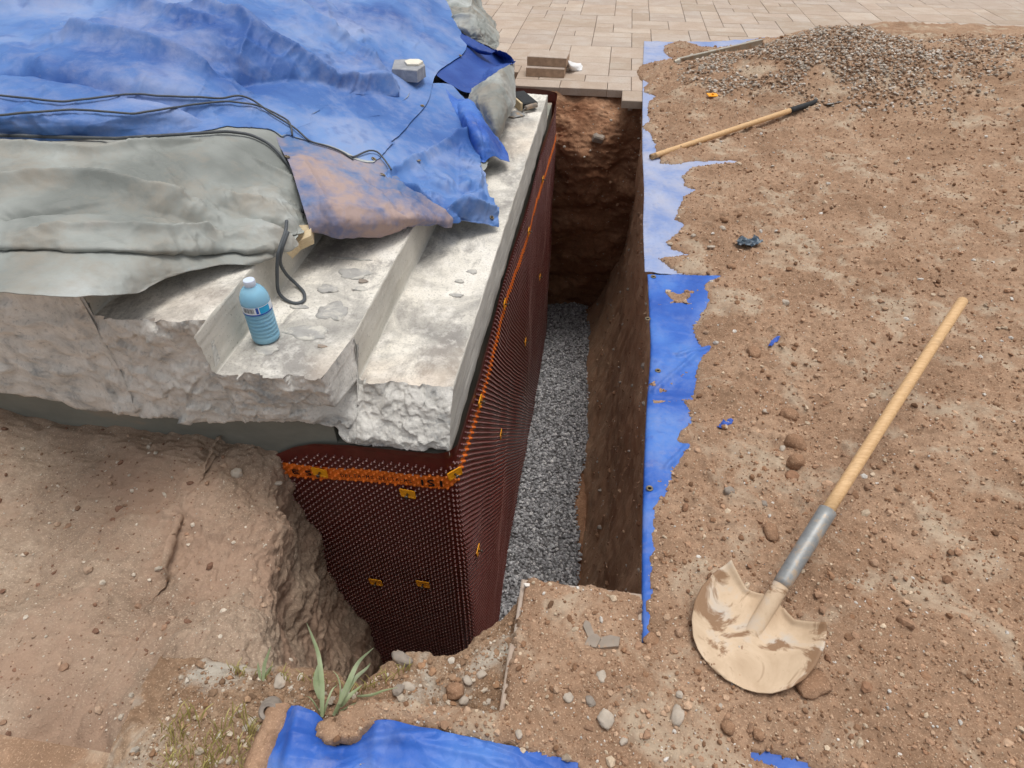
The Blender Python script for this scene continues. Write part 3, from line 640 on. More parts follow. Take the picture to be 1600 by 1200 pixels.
# ============================================================ DIRT ON THE RIGHT BANK
EDGE = [(1000, 104), (1017, 101), (1040, 99), (1058, 95), (1046, 90), (1036, 82), (1038, 72), (1055, 67), (1075, 68), (1098, 76), (1120, 76), (1150, 74), (1157, 69), (1185, 62), (1205, 62), (1250, 50), (1330, 44), (1420, 30), (1700, 20), (1900, 300), (1900, 1300), (1400, 1330), (1300, 1215), (1250, 1192), (1215, 1184), (1190, 1177), (1172, 1172), (1176, 1182), (1205, 1192), (1290, 1240), (1250, 1400), (890, 1400), (905, 1212), (903, 1191), (870, 1184), (845, 1182), (800, 1172), (700, 1150), (640, 1136), (600, 1130), (575, 1140), (540, 1150), (520, 1140), (530, 1118), (560, 1096), (590, 1091),
        (786, 1113), (789, 1090), (801, 1000), (806, 975), (813, 960), (819, 930), (826, 905), (900, 915), (1001, 931), (1002, 1002), (1017, 1003), (1010, 950), (1019, 925), (1014, 900), (1019, 850), (1019, 800), (1026, 785), (1040, 765), (1047, 740), (1060, 715), (1073, 700), (1052, 692), (1060, 675), (1075, 665), (1073, 645), (1066, 630), (1050, 632), (1020, 634), (1016, 628), (1050, 626), (1080, 626), (1083, 600), (1086, 575), (1091, 561), (1106, 548), (1088, 540), (1082, 515), (1095, 490), (1105, 468), (1098, 447), (1125, 433), (1084, 431), (1060, 427), (1032, 410), (1028, 405), (1074, 399), (1050, 390), (1040, 380), (1062, 361), (1070, 352), (1054, 344), (1066, 310), (1086, 298), (1070, 292), (1064, 276), (1080, 262), (1148, 256), (1156, 252), (1090, 253), (1050, 258), (1033, 256), (1026, 243), (1022, 225), (1018, 215), (1008, 203), (1002, 199), (1013, 192), (1011, 170), (1013, 160), (1024, 152), (1007, 146), (1006, 138), (1014, 130), (1000, 124), (996, 112)]
EDGE = [P(u, v, .008)[:2] for u, v in EDGE]
ISL = [[(1034, 456), (1060, 460), (1080, 455), (1092, 454), (1075, 466), (1074, 474), (1088, 479), (1060, 476), (1028, 477), (1050, 471), (1042, 463)], [(1014, 600), (1022, 596), (1040, 612), (1030, 614)], [(1020, 751), (1038, 748), (1036, 758), (1026, 757)], [(1052, 482), (1080, 484), (1070, 478)],
       [(1022, 612), (1054, 596), (1082, 568), (1074, 582), (1048, 604)], [(500, 1128), (515, 1124), (560, 1148), (552, 1158), (505, 1160), (488, 1152)], [(527, 1186), (560, 1190), (588, 1195), (560, 1196)]]
ISL = [[P(u, v, .012)[:2] for u, v in p] for p in ISL]
MC = P(1255, 128, .05)
def mound(x, y):
    n = .05*np.sin(x*5+y*3)
    a = np.exp(-(((x-MC[0]-.15)/.85)**2+((y-MC[1]+.05)/.62)**2)*1.0)*.36
    b = np.exp(-(((x-3.6)/1.2)**2+((y-6.0)/1.2)**2))*.35
    return a*(1+n)+b
def thick(x, y):
    p = np.stack([x, y, 0*x], 1)
    d = sdf(x, y, EDGE)
    for i in ISL: d = np.maximum(d, np.minimum(sdf(x, y, i), .012))
    d = d+.011*fbm(p, .06, 5, .65, 41)+.004*fbm(p, .015, 2, .6, 43)
    t = np.where(d > 0, .030*(1-np.exp(-np.clip(d, 0, 9)/.045))+.0015, -.02+d*0)
    far = np.clip(d/.15, 0, 1)
    lump = .014*fbm(p, .8, 2, .5, 44)+.018*fbm(p, .22, 4, .55, 45)+.011*np.clip(ridge(p, .16, 3, 47)-1, -.6, 1.2)+.006*fbm(p, .04, 3, .6, 49)+.0036*fbm(p, .014, 2, .6, 51)
    clod = .010*np.clip(fbm(p, .075, 2, .5, 53)-.25, 0, 1)*2
    nearf = np.clip((y-.7)/.8, .4, 1)
    bil = .009*np.abs(fbm(p, .030, 2, .6, 81))+.0045*np.abs(fbm(p, .012, 1, .6, 83))*nearf**0
    t = np.where(d > 0, t+(lump*nearf+clod+bil*1.5)*np.clip(far, .18, 1)+mound(x, y)*far, t)
    return t, d
BASE = .009
def dirt_top(x, y):
    t, d = thick(np.atleast_1d(np.asarray(x, float)), np.atleast_1d(np.asarray(y, float))); return BASE+np.maximum(t, 0)
ys = [.14]
while ys[-1] < 8.3: ys.append(ys[-1]+.0038+.0016*ys[-1])
xs = [-.60]
while xs[-1] < 5.2: xs.append(xs[-1]+(.0062 if xs[-1] < .75 else .0062+(xs[-1]-.75)*.011))
xs = np.array(xs); ys = np.array(ys); GX, GY = np.meshgrid(xs, ys); fx, fy = GX.ravel(), GY.ravel()
pre = (fx < 1.2+fy*.75)
T = np.full(fx.shape, -.02); t_, d_ = thick(fx[pre], fy[pre]); T[pre] = t_
Vd = np.stack([fx, fy, BASE+T], 1); Fd = grid_faces(len(ys), len(xs)); Fd = Fd[(T[Fd].max(1) > -.01)]
Vd, Fd = drop_unused(Vd, Fd)
tag(link('spoil_dirt', np_mesh('spoil_dirt', Vd, Fd), MAT['dirt']), 'sandy brown excavated dirt spread over tarps and paving right of the trench', 'dirt', kind='stuff')

# crumbs and pebbles on the dirt
def sample_dirt(n, y0, y1, x0, x1f, pw=1.6):
    y = y0+(y1-y0)*RNG.uniform(0, 1, n)**pw; x = x0+RNG.uniform(0, 1, n)*(x1f(y)-x0); t, d = thick(x, y); return x, y, t, d
DC = [(146, 112, 86), (168, 134, 108), (186, 156, 130), (196, 176, 152), (128, 96, 72), (206, 200, 192)]
x, y, t, d = sample_dirt(80000, .2, 7.6, -.5, lambda y: .95+.72*y); k = d > .001; x, y, t = x[k], y[k], t[k]
sz = np.minimum(.0018+RNG.pareto(2.6, len(x))*.0016, .010)*(1+.12*y)
scatter('dirt_crumbs', np.stack([x, y, BASE+t+sz*.25], 1), sz, tones(len(x), DC, [.22, .3, .22, .12, .1, .04]), MAT['pebble'], .75, ico=ICO1)
# smooth lumps, a bit larger
x, y, t, d = sample_dirt(1300, .2, 7.2, -.3, lambda y: .95+.72*y, 1.3); k = (d > .03) & (x > .15); x, y, t = x[k], y[k], t[k]
p_ = fbm(np.stack([x, y, 0*x], 1), .6, 2, .5, 61); k = p_ > -.15; x, y, t = x[k], y[k], t[k]
sz = np.minimum(.005+RNG.pareto(2.6, len(x))*.0038, .020)
scatter('dirt_clods', np.stack([x, y, BASE+t+sz*.2], 1), sz, tones(len(x), [(150, 116, 90), (164, 130, 104), (178, 146, 120), (140, 106, 82)]), MAT['pebble'], .7, jit=.16, ico=ICO2, smooth=False)
# gravel tipped on the far heap
n = 26000; x = MC[0]+RNG.normal(.05, .62, n); y = MC[1]+RNG.normal(-.02, .42, n); t, d = thick(x, y); m_ = fbm(np.stack([x, y, 0*x], 1), .45, 3, .5, 71)
k = (d > .05) & (m_+RNG.normal(0, .12, n) > -.12-.5*mound(x, y)) & (mound(x, y) > .045+.03*m_) & (x > MC[0]-1.05); x, y, t = x[k], y[k], t[k]
tag(scatter('gravel_heap', np.stack([x, y, BASE+t+RNG.uniform(-.012, .010, len(x))], 1), RNG.uniform(.006, .016, len(x)), tones(len(x), [(196, 186, 174), (174, 162, 148), (148, 122, 100), (206, 198, 188), (168, 140, 116)], [.2, .2, .28, .06, .26]), MAT['pebble'], .7),
    'pale crushed stones mixed into the far dirt heap', 'gravel')
# small stones on the bare soil lip and the clay bank
x = RNG.uniform(-1.0, -.1, 9000); y = RNG.uniform(.35, .95, 9000)
lipxy = [P(u, v, -.06)[:2] for (u, v) in ((250, 1030), (350, 1036), (430, 1045), (500, 1052), (560, 1072), (592, 1052), (640, 1022), (700, 1027), (760, 992), (800, 955), (815, 930))]
lx = np.array([q_[0] for q_ in lipxy]); ly = np.array([q_[1] for q_ in lipxy]); k = (y < np.interp(x, lx, ly)-.012) & ~((x > -.44) & (y < .64)) & ((y-.1) > (x+.60)*0); x, y = x[k], y[k]
z = np.full(len(x), -.052); sz = np.minimum(.0016+RNG.pareto(2.2, len(x))*.0016, .011)
bm_lip = bpy.data.objects['pit_lip']; dg = bpy.context.evaluated_depsgraph_get(); dg.update()
def drop(o, x, y, z0=.4):
    h, loc, nn, i = o.ray_cast(Vector((x, y, z0)), Vector((0, 0, -1))); return loc.z if h else None
zz = [drop(bm_lip, a, b) for a, b in zip(x, y)]; k = np.array([q_ is not None and q_ > -.14 for q_ in zz]); x, y, sz = x[k], y[k], sz[k]; z = np.array([q_ for q_, f_ in zip(zz, k) if f_])
scatter('lip_pebbles', np.stack([x, y, z+sz*.2], 1), sz, tones(len(x), [(130, 104, 82), (160, 130, 104), (196, 182, 164), (196, 186, 172), (156, 122, 94)], [.3, .3, .2, .08, .12]), MAT['pebble'], .75)
bank_o = bpy.data.objects['soil_bank']
x = RNG.uniform(-2.2, -.85, 3000); y = RNG.uniform(.45, 1.5, 3000); zz = [drop(bank_o, a, b) for a, b in zip(x, y)]; k = np.array([q_ is not None and q_ > -.45 for q_ in zz]); x, y = x[k], y[k]; z = np.array([q_ for q_ in zz if q_ is not None and q_ > -.45])
sz = np.minimum(.0016+RNG.pareto(2.4, len(x))*.0018, .013); scatter('bank_crumbs', np.stack([x, y, z+sz*.2], 1), sz, tones(len(x), [(150, 120, 98), (176, 150, 128), (200, 188, 172), (130, 98, 80)]), MAT['pebble'], .75)

# ============================================================ GROUND TARPS
def blend_curve(pts, n): return catmull(np.array(pts, float), n, 0)
def flat_tarp(name, lat, nr, nc, mats, label, cat, amp=.004, size=.12, off=0, group=None, folds=(), lin=False, drape=None):
    f = linear if lin else catmull
    G = f(f(np.array([[P(*q_) if q_[2] > -5 else q_[:2]+(0,) for q_ in r] for r in lat], float), nr, 0), nc, 1); p = G.reshape(-1, 3).copy()
    q2 = p*np.array((1, 1, 0)); dz = amp*fbm(q2, size, 4, .5, off)+amp*.8*np.clip(ridge(q2, size*1.4, 2, off+3)-.9, 0, 2)+amp*1.1*np.clip(1-np.abs(perlin(q2*np.array((.5, 1.6, 1))/.14+off))*5, 0, 1)+amp*.6*np.clip(1-np.abs(perlin(q2*np.array((1, 1, 1))/.07+off+9))*4, 0, 1)
    for (a, b, w, h) in folds: 
        d = seg_dist(p[:, 0], p[:, 1], [a, b]); dz = dz+h*np.exp(-(d/w)**2)
    p[:, 2] += np.abs(dz); root = thing(name, tuple(p[len(p)//2]), label, cat, group); o = link('sheet', np_mesh('sheet', p-p[len(p)//2], grid_faces(nr, nc)), mats, root)
    sm = o.modifiers.new('thickness', 'SOLIDIFY'); sm.thickness = .0014; sm.offset = 1
    return root, o, p[len(p)//2].copy()
def grommet(root, base, pos, nrm=(0, 0, 1), r=.011):
    n_ = Vector(nrm).normalized(); q_ = n_.to_track_quat('Z', 'Y'); n = 16; V = []; F = []; pr_ = [(r, .0), (r*.92, .0022), (r*.7, .0026), (r*.48, .001), (r*.46, -.0006)]
    for rr, z in pr_:
        for k in range(n):
            a = 2*math.pi*k/n; V.append(Vector(pos)-Vector(base)+q_ @ Vector((rr*math.cos(a), rr*math.sin(a), z)))
    F = [[j*n+i, j*n+(i+1) % n, (j+1)*n+(i+1) % n, (j+1)*n+i] for j in range(4) for i in range(n)]
    g_ = link('grommet', py_mesh('grommet', V, F), MAT['brass'], root)
    link('eyelet_hole', py_mesh('eyelet_hole', V[-n:], [list(range(n))]), MAT['hole'], g_)
t1 = [[(1009, 426, .003), (1012, 427, .006), (1060, 430, .006), (1200, 440, .006)], [(1006, 350, -.004), (1010, 350, .007), (1060, 350, .006), (1200, 350, .006)], [(1008, 300, -.006), (1011, 300, .007), (1060, 300, .006), (1200, 300, .006)], [(1005, 240, -.006), (1009, 240, .007), (1060, 240, .006), (1250, 240, .006)], [(1005, 180, -.004), (1009, 180, .007), (1060, 180, .006), (1300, 180, .006)],
      [(1007, 110, .004), (1010, 110, .007), (1070, 110, .006), (1350, 110, .006)], [(1010, 66, .006), (1014, 65, .008), (1100, 66, .008), (1218, 58, .010)]]
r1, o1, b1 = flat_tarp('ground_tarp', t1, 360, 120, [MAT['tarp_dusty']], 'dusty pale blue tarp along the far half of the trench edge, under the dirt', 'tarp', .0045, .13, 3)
t2 = [[(1003, 1006, -.03), (1004, 1005, .0), (1016, 1004, .008), (1050, 1004, .006), (1100, 1004, .004)], [(1004, 850, -.03), (1005, 850, .004), (1020, 850, .010), (1050, 850, .008), (1120, 850, .006)], [(1006, 750, -.03), (1008, 750, .006), (1030, 750, .011), (1060, 750, .010), (1130, 750, .006)], [(1011, 640, -.03), (1013, 640, .006), (1040, 640, .012), (1080, 640, .010), (1150, 640, .006)],
      [(1017, 560, -.03), (1019, 560, .008), (1050, 560, .012), (1090, 560, .010), (1150, 560, .006)], [(1016, 500, -.02), (1018, 500, .010), (1050, 500, .013), (1100, 500, .010), (1150, 500, .006)], [(1013, 431, .0), (1015, 430, .012), (1050, 430, .013), (1100, 431, .012), (1150, 433, .008)]]
fo = [(P(1022, 615)[:2], P(1085, 560)[:2], .012, .010), (P(1060, 560)[:2], P(1106, 548)[:2], .010, .012), (P(1040, 735)[:2], P(1073, 700)[:2], .010, .009), (P(1016, 545)[:2], P(1086, 552)[:2], .02, .004)]
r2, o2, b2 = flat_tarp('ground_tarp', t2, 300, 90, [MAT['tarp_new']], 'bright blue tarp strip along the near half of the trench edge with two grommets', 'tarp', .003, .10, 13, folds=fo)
for u, v, z in ((1021, 432, .022), (1012, 498, .012)): grommet(r1, b1, P(u, v, z), r=.013)
for u, v in ((1028, 579), (1015, 763)): grommet(r2, b2, P(u, v, .018), r=.012)
# dusty corner patch of the far tarp lying over the near one
t3 = [[(400, 1300, .0), (470, 1300, .01), (530, 1300, .01), (600, 1300, .012), (680, 1300, .012), (760, 1300, .012), (850, 1300, .008), (930, 1300, .006)],
      [(402, 1215, -.01), (460, 1205, .02), (530, 1210, .012), (600, 1205, .014), (680, 1205, .016), (760, 1210, .016), (845, 1220, .010), (930, 1230, .006)],
      [(424, 1168, .0), (468, 1165, .025), (530, 1186, .0), (600, 1172, .012), (675, 1172, .020), (755, 1180, .018), (840, 1195, .012), (915, 1208, .006)],
      [(440, 1130, .005), (476, 1135, .022), (530, 1168, -.03), (592, 1150, .010), (665, 1150, .020), (750, 1164, .018), (830, 1180, .012), (908, 1198, .006)],
      [(456, 1103, .012), (492, 1114, .012), (535, 1148, -.035), (600, 1127, .012), (660, 1138, .016), (745, 1155, .014), (825, 1172, .010), (905, 1190, .006)]]
fo = [(P(500, 1170)[:2], P(680, 1150)[:2], .012, .010), (P(590, 1128)[:2], P(585, 1200)[:2], .014, .006), (P(620, 1160)[:2], P(800, 1195)[:2], .010, .005), (P(450, 1200)[:2], P(470, 1110)[:2], .015, .010)]
r3, o3, b3 = flat_tarp('ground_tarp', t3, 130, 260, [MAT['tarp_new']], 'creased bright blue tarp below the weeds at the near edge', 'tarp', .004, .14, 23, folds=fo)
t4 = [[(1150, 1290, -.003), (1250, 1290, .008), (1350, 1310, .008)], [(1150, 1190, -.003), (1250, 1215, .008), (1350, 1250, .008)], [(1150, 1162, -.003), (1250, 1180, .008), (1350, 1215, .008)]]
r4, o4, b4 = flat_tarp('ground_tarp', t4, 30, 40, [MAT['tarp_new']], 'sliver of blue tarp showing through dirt near the shovel tip', 'tarp', .001, .14, 33)
# muddy rolled hem beside the near tarp and a half buried pipe end
hem = tube([P(436, 1102, .0), P(430, 1130, -.005), P(415, 1165, -.01), P(398, 1210, -.01), P(380, 1270, -.01)], .030, 14)
V = np.array([tuple(v) for v in hem[0]]); V += (.006*fbm(V, .05, 3, .6, 5))[:, None]*np.array((1, 1, .6))
tag(link('timber_edging', py_mesh('timber_edging', V, hem[1]), MAT['clod']), 'mud covered rounded edging beside the near blue tarp', 'edging')
# weld: pipe end
pc = Vector(P(419, 1111, .02)); ax = Vector((.25, -.45, .85)).normalized(); qd = ax.to_track_quat('Z', 'Y'); n = 20
V = [pc+qd @ Vector((r_*math.cos(2*math.pi*k/n), r_*math.sin(2*math.pi*k/n), z)) for r_, z in ((.028, -.05), (.023, 0), (.019, .006), (.011, .004), (.010, -.04)) for k in range(n)]
F = [[j*n+i, j*n+(i+1) % n, (j+1)*n+(i+1) % n, (j+1)*n+i] for j in range(4) for i in range(n)]+[[4*n+i for i in range(n)]]
tag(link('pipe_end', py_mesh('pipe_end', V, F, auto=35), MAT['greystone']), 'muddy open pipe end poking out at the corner of the near tarp', 'pipe')

# ============================================================ TARP HEAP ON THE STEPS
def stair_h(x, y):
    h = np.clip(.36+(-.79-x)*.478, .19, .715)+.004*np.sin(x*30); h = np.where(x > -.438, -.05, h)
    return np.where((y > 5.6) | (y < 1.4), -.05, h)
PROJ = {}
def to_px(p):
    d = p-np.array((0, 0, EYE)); c = d @ _fw; return 800+FPX*(d @ _rt)/c, 600-FPX*(d @ _up)/c
def cloth(name, lat, nr, nc, mats, root, base, wr=.010, ws=.22, off=0, clear=.012, folds=(), fine=.0022, soft=.016, stretch=(1, 1, 1)):
    G = catmull(catmull(np.array([[P(*q_) for q_ in r] for r in lat], float), nr, 0), nc, 1); N = normals(G)
    flip = ((np.array((0, 0, EYE))-G)*N).sum(2).mean() > 0
    if not flip: N = -N
    p = G.reshape(-1, 3).copy(); q_ = p*np.array(stretch)
    warp = q_+.06*np.stack([fbm(q_, .3, 2, .5, off+1), fbm(q_, .3, 2, .5, off+2), fbm(q_, .3, 2, .5, off+3)], 1)
    mask = np.clip(fbm(p, .5, 2, .5, off+9)*1.2+.55, .12, 1)
    d = wr*mask*(np.clip(ridge(warp, ws, 3, off)-.7, -.5, 1.4))+soft*fbm(q_, .38, 2, .5, off+5)*.5+fine*fbm(q_, .05, 3, .55, off+7)
    for sz_, am_, o_ in ((.42, .010, 11), (.20, .0055, 17), (.11, .0028, 23)):
        nn_ = perlin((warp*np.array((1.5, .8, 1)))/sz_+off+o_); sg = perlin(p/.6+off+o_+2)
        d = d+am_*np.clip(sg*1.6+.4, -.6, 1)*np.clip(1-np.abs(nn_)*5, 0, 1)**1.5*min(1, wr/.015)
    for pts, w, h in folds:
        P2 = [P(*a)[:3] for a in pts]; dd = seg_dist(p[:, 0], p[:, 1], P2); dt = np.minimum(np.hypot(p[:, 0]-P2[0][0], p[:, 1]-P2[0][1]), np.hypot(p[:, 0]-P2[-1][0], p[:, 1]-P2[-1][1]))
        d = d+h*np.exp(-np.abs(dd/w)**1.35)*np.clip(dt/(w*1.5)+.25, 0, 1)
    p = p+N.reshape(-1, 3)*d[:, None]
    m = stair_h(p[:, 0], p[:, 1])+clear; p[:, 2] = np.where(p[:, 2] < m+.01, m+.01*np.exp((p[:, 2]-m-.01)/.03), p[:, 2])
    F = grid_faces(nr, nc); F = F if flip else F[:, ::-1]; n_ = len(p); P2_ = p-normals(p.reshape(nr, nc, 3)).reshape(-1, 3)*(.0022 if flip else -.0022)
    rim = [i for i in range(nc)]+[(r+1)*nc-1 for r in range(1, nr)]+[(nr-1)*nc+i for i in range(nc-2, -1, -1)]+[r*nc for r in range(nr-2, 0, -1)]
    rf = np.array([[rim[k], rim[(k+1) % len(rim)], rim[(k+1) % len(rim)]+n_, rim[k]+n_] for k in range(len(rim))])
    mi_ = np.concatenate([np.zeros(len(F), int), np.full(len(F), len(mats)-1), np.zeros(len(rf), int)])
    link(name, np_mesh(name, np.concatenate([p, P2_])-np.array(base), np.concatenate([F, F[:, ::-1]+n_, rf]), mi=mi_), mats, root)
    PROJ[name] = (p, N.reshape(-1, 3)) ; return o
hb = P(560, 180, .6); heap = thing('covering_tarp', hb, 'large faded blue tarp heaped over the steps with folded grey reverse', 'tarp'); MB_ = (MAT['tarp_old'], MAT['tarp_grey'])
A = [[(-80, -60, 1.02), (120, -60, 1.02), (260, -60, 1.02), (350, -60, 1.0), (450, -60, .92), (550, -60, .82), (620, -55, .72), (662, -50, .66), (690, -45, .56)],
     [(-80, 0, .98), (120, 0, .98), (260, 0, .97), (350, 0, .95), (450, 0, .88), (550, 0, .78), (620, 0, .69), (660, 0, .62), (684, 0, .53)],
     [(-80, 50, .96), (120, 50, .96), (260, 50, .94), (350, 50, .92), (450, 50, .85), (550, 50, .74), (630, 50, .63), (680, 50, .54), (706, 50, .45)],
     [(-80, 95, .95), (120, 95, .94), (260, 95, .90), (350, 95, .85), (450, 95, .80), (540, 92, .71), (625, 92, .60), (690, 90, .48), (729, 88, .44)],
     [(-80, 140, .93), (120, 140, .90), (260, 140, .86), (350, 140, .80), (440, 140, .74), (530, 140, .66), (600, 138, .58), (655, 135, .47), (686, 130, .44)],
     [(-80, 175, .90), (120, 175, .87), (260, 175, .82), (350, 172, .76), (430, 175, .70), (515, 178, .61), (580, 178, .52), (630, 178, .44), (670, 178, .42)],
     [(-80, 195, .86), (120, 195, .84), (250, 195, .79), (350, 195, .73), (425, 200, .66), (500, 208, .58), (560, 214, .50), (612, 216, .43), (646, 212, .41)],
     [(-80, 212, .82), (120, 212, .80), (250, 212, .76), (350, 210, .70), (425, 220, .63), (495, 240, .55), (545, 255, .49), (584, 266, .445), (618, 246, .41)],
     [(-80, 222, .80), (120, 222, .78), (250, 221, .74), (350, 218, .685), (425, 228, .612), (495, 249, .53), (545, 264, .472), (589, 273, .43), (622, 250, .40)]]
foldsA = [([(300, 20, .95), (420, 60, .88), (520, 105, .75), (610, 140, .56)], .05, .075), ([(420, -10, .9), (520, 40, .82), (600, 110, .6)], .045, .05), ([(480, -30, .88), (560, 20, .78), (600, 60, .68)], .03, -.045),
          ([(350, 100, .85), (430, 122, .78), (520, 150, .66)], .06, -.06), ([(430, 225, .63), (475, 185, .66), (500, 172, .64)], .018, .03), ([(495, 172, .63), (560, 182, .56), (610, 205, .45)], .03, .035), ([(540, 225, .5), (620, 175, .48), (660, 150, .42)], .03, .03),
          ([(560, 140, .6), (555, 165, .57), (600, 180, .5)], .02, -.02), ([(350, 20, .95), (390, 60, .88), (370, 90, .86)], .03, .025), ([(650, 10, .65), (660, 60, .57), (640, 90, .56)], .022, .03), ([(100, 60, .95), (260, 90, .9), (350, 130, .8)], .06, .07), ([(0, 120, .9), (200, 150, .85), (340, 180, .76)], .05, -.06), ([(-60, 20, .98), (180, 10, .97), (330, 50, .92)], .07, .06),
          ([(350, 45, .95), (480, 90, .82), (600, 125, .6)], .07, .02), ([(360, 110, .85), (450, 125, .76), (560, 140, .62)], .09, -.07), ([(440, 165, .72), (540, 190, .58), (600, 205, .5)], .05, -.03), ([(430, 195, .66), (560, 160, .58)], .03, .018), ([(540, 10, .8), (590, 60, .68), (612, 120, .58)], .04, -.045), ([(600, 5, .72), (628, 60, .62)], .045, .035), ([(650, 20, .6), (632, 90, .58)], .03, -.03), ([(655, 20, .62), (690, 70, .5), (728, 88, .42)], .03, .02), ([(500, -20, .85), (520, 60, .76), (620, 120, .58)], .03, .02), ([(560, 215, .5), (660, 150, .42)], .03, .016), ([(355, 125, .82), (400, 195, .68)], .03, .02)]
cloth('main_sheet', A, 330, 480, MB_, heap, hb, .022, .26, 101, .02, foldsA, stretch=(1, .6, 1))
C = [[(428, 205, .60), (482, 218, .55), (534, 238, .50), (594, 262, .445), (640, 296, .41), (700, 333, .35)],
     [(431, 217, .635), (481, 231, .60), (531, 251, .55), (590, 273, .48), (640, 300, .42), (700, 335, .35)],
     [(452, 258, .64), (500, 272, .60), (552, 288, .555), (607, 303, .49), (655, 322, .43), (706, 342, .34)],
     [(466, 300, .61), (512, 314, .585), (563, 324, .545), (615, 333, .48), (660, 341, .41), (704, 350, .32)],
     [(478, 338, .56), (526, 346, .54), (578, 349, .50), (623, 349, .44), (660, 349, .37), (698, 356, .29)],
     [(485, 366, .50), (530, 368, .475), (580, 366, .44), (625, 360, .39), (657, 354, .33), (692, 364, .26)],
     [(487, 380, .435), (530, 377, .415), (580, 374, .39), (625, 366, .35), (652, 356, .29), (684, 371, .23)],
     [(490, 374, .385), (535, 371, .38), (585, 368, .37), (628, 360, .32), (650, 350, .26), (680, 364, .21)]]
cloth('front_flap', C, 160, 200, (MAT['tarp_mud'], MAT['tarp_grey']), heap, hb, .013, .16, 121, .012, [([(560, 262, .52), (640, 305, .43), (700, 345, .34)], .022, .022), ([(580, 285, .5), (630, 335, .45)], .018, -.022), ([(470, 250, .63), (520, 340, .55)], .02, .014), ([(620, 300, .45), (690, 352, .33)], .016, -.016), ([(500, 330, .57), (600, 345, .47)], .03, .01)])
D = [[(668, 178, .33), (690, 168, .34), (708, 166, .33), (722, 176, .31), (735, 190, .28), (744, 205, .24)],
     [(645, 210, .36), (668, 208, .35), (690, 205, .36), (712, 204, .36), (735, 210, .33), (747, 232, .24)],
     [(615, 243, .39), (645, 245, .37), (672, 242, .35), (700, 238, .37), (730, 235, .36), (750, 262, .25)],
     [(592, 270, .425), (625, 272, .41), (655, 268, .40), (690, 262, .37), (728, 268, .33), (762, 296, .26)],
     [(600, 288, .42), (640, 296, .40), (675, 296, .38), (705, 298, .35), (740, 304, .32), (775, 326, .26)],
     [(622, 304, .40), (650, 322, .38), (685, 330, .34), (715, 333, .33), (745, 332, .30), (779, 344, .24)],
     [(648, 342, .34), (665, 350, .30), (690, 358, .27), (715, 359, .255), (745, 357, .235), (777, 357, .205)],
     [(650, 336, .28), (667, 344, .25), (690, 352, .22), (715, 354, .21), (745, 352, .20), (772, 352, .20)]]
cloth('bundled_fold', D, 190, 200, (MAT['tarp_old'], MAT['tarp_grey']), heap, hb, .018, .15, 131, .010,
      [([(600, 290, .42), (660, 255, .40), (735, 210, .36)], .026, .065), ([(615, 262, .41), (690, 215, .36)], .034, -.055), ([(612, 294, .41), (690, 320, .38), (776, 322, .29)], .020, .055), ([(625, 285, .41), (700, 296, .37), (750, 290, .32)], .022, -.04), ([(640, 315, .38), (740, 350, .28)], .018, -.035), ([(738, 215, .34), (748, 310, .29)], .018, .03), ([(712, 232, .36), (716, 300, .34)], .022, -.03), ([(660, 200, .36), (700, 190, .35), (735, 196, .3)], .02, .03), ([(682, 340, .3), (684, 372, .22)], .012, .02)])
E_ = [[(698, 166, .36), (718, 156, .42), (738, 158, .41), (752, 168, .34)], [(708, 188, .34), (726, 180, .44), (748, 180, .42), (764, 196, .32)], [(727, 224, .30), (742, 210, .41), (762, 208, .40), (781, 222, .28)], [(739, 255, .24), (750, 234, .35), (770, 232, .34), (793, 246, .23)], [(746, 274, .205), (757, 256, .29), (774, 244, .30), (797, 262, .205)]]
cloth('hanging_corner', E_, 110, 80, (MAT['tarp_new'], MAT['tarp_grey']), heap, hb, .006, .10, 141, .010, [([(726, 180, .44), (750, 240, .36)], .012, .012), ([(742, 185, .42), (762, 235, .36)], .012, -.012)])
link_in = [[(742, 262, .23), (756, 256, .25), (772, 250, .24)], [(748, 285, .215), (760, 275, .225), (768, 262, .215)], [(752, 292, .205), (760, 286, .205), (764, 276, .205)]]
cloth('tucked_corner', link_in, 30, 30, (MAT['tarp_grey'],), heap, hb, .003, .08, 144, .006)
Fq = [[(738, 140, .40), (762, 124, .46), (784, 108, .48), (804, 96, .38)], [(733, 158, .40), (758, 148, .46), (783, 138, .46), (805, 130, .34)], [(752, 182, .37), (770, 174, .42), (789, 166, .40), (804, 168, .27)], [(764, 206, .32), (775, 200, .35), (786, 194, .33), (793, 192, .23)], [(773, 238, .21), (776, 236, .22), (779, 232, .22), (783, 226, .20)]]
cloth('grey_fold', Fq, 110, 90, (MAT['tarp_grey'],), heap, hb, .008, .12, 151, .010, [([(742, 150, .43), (803, 162, .36)], .014, .012), ([(750, 175, .4), (770, 215, .32)], .012, .012)])
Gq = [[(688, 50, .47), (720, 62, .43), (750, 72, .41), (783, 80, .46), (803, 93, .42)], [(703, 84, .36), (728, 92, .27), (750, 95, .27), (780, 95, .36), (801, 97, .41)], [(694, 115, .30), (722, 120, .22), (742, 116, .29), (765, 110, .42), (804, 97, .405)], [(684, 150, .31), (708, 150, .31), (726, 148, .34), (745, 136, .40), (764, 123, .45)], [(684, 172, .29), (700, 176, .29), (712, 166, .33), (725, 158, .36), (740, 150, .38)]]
cloth('blue_hollow', Gq, 120, 120, (MAT['tarp_deep'],), heap, hb, .010, .14, 161, .010, [([(700, 70, .42), (740, 120, .34)], .02, .015), ([(745, 78, .41), (775, 105, .4)], .015, -.02)])
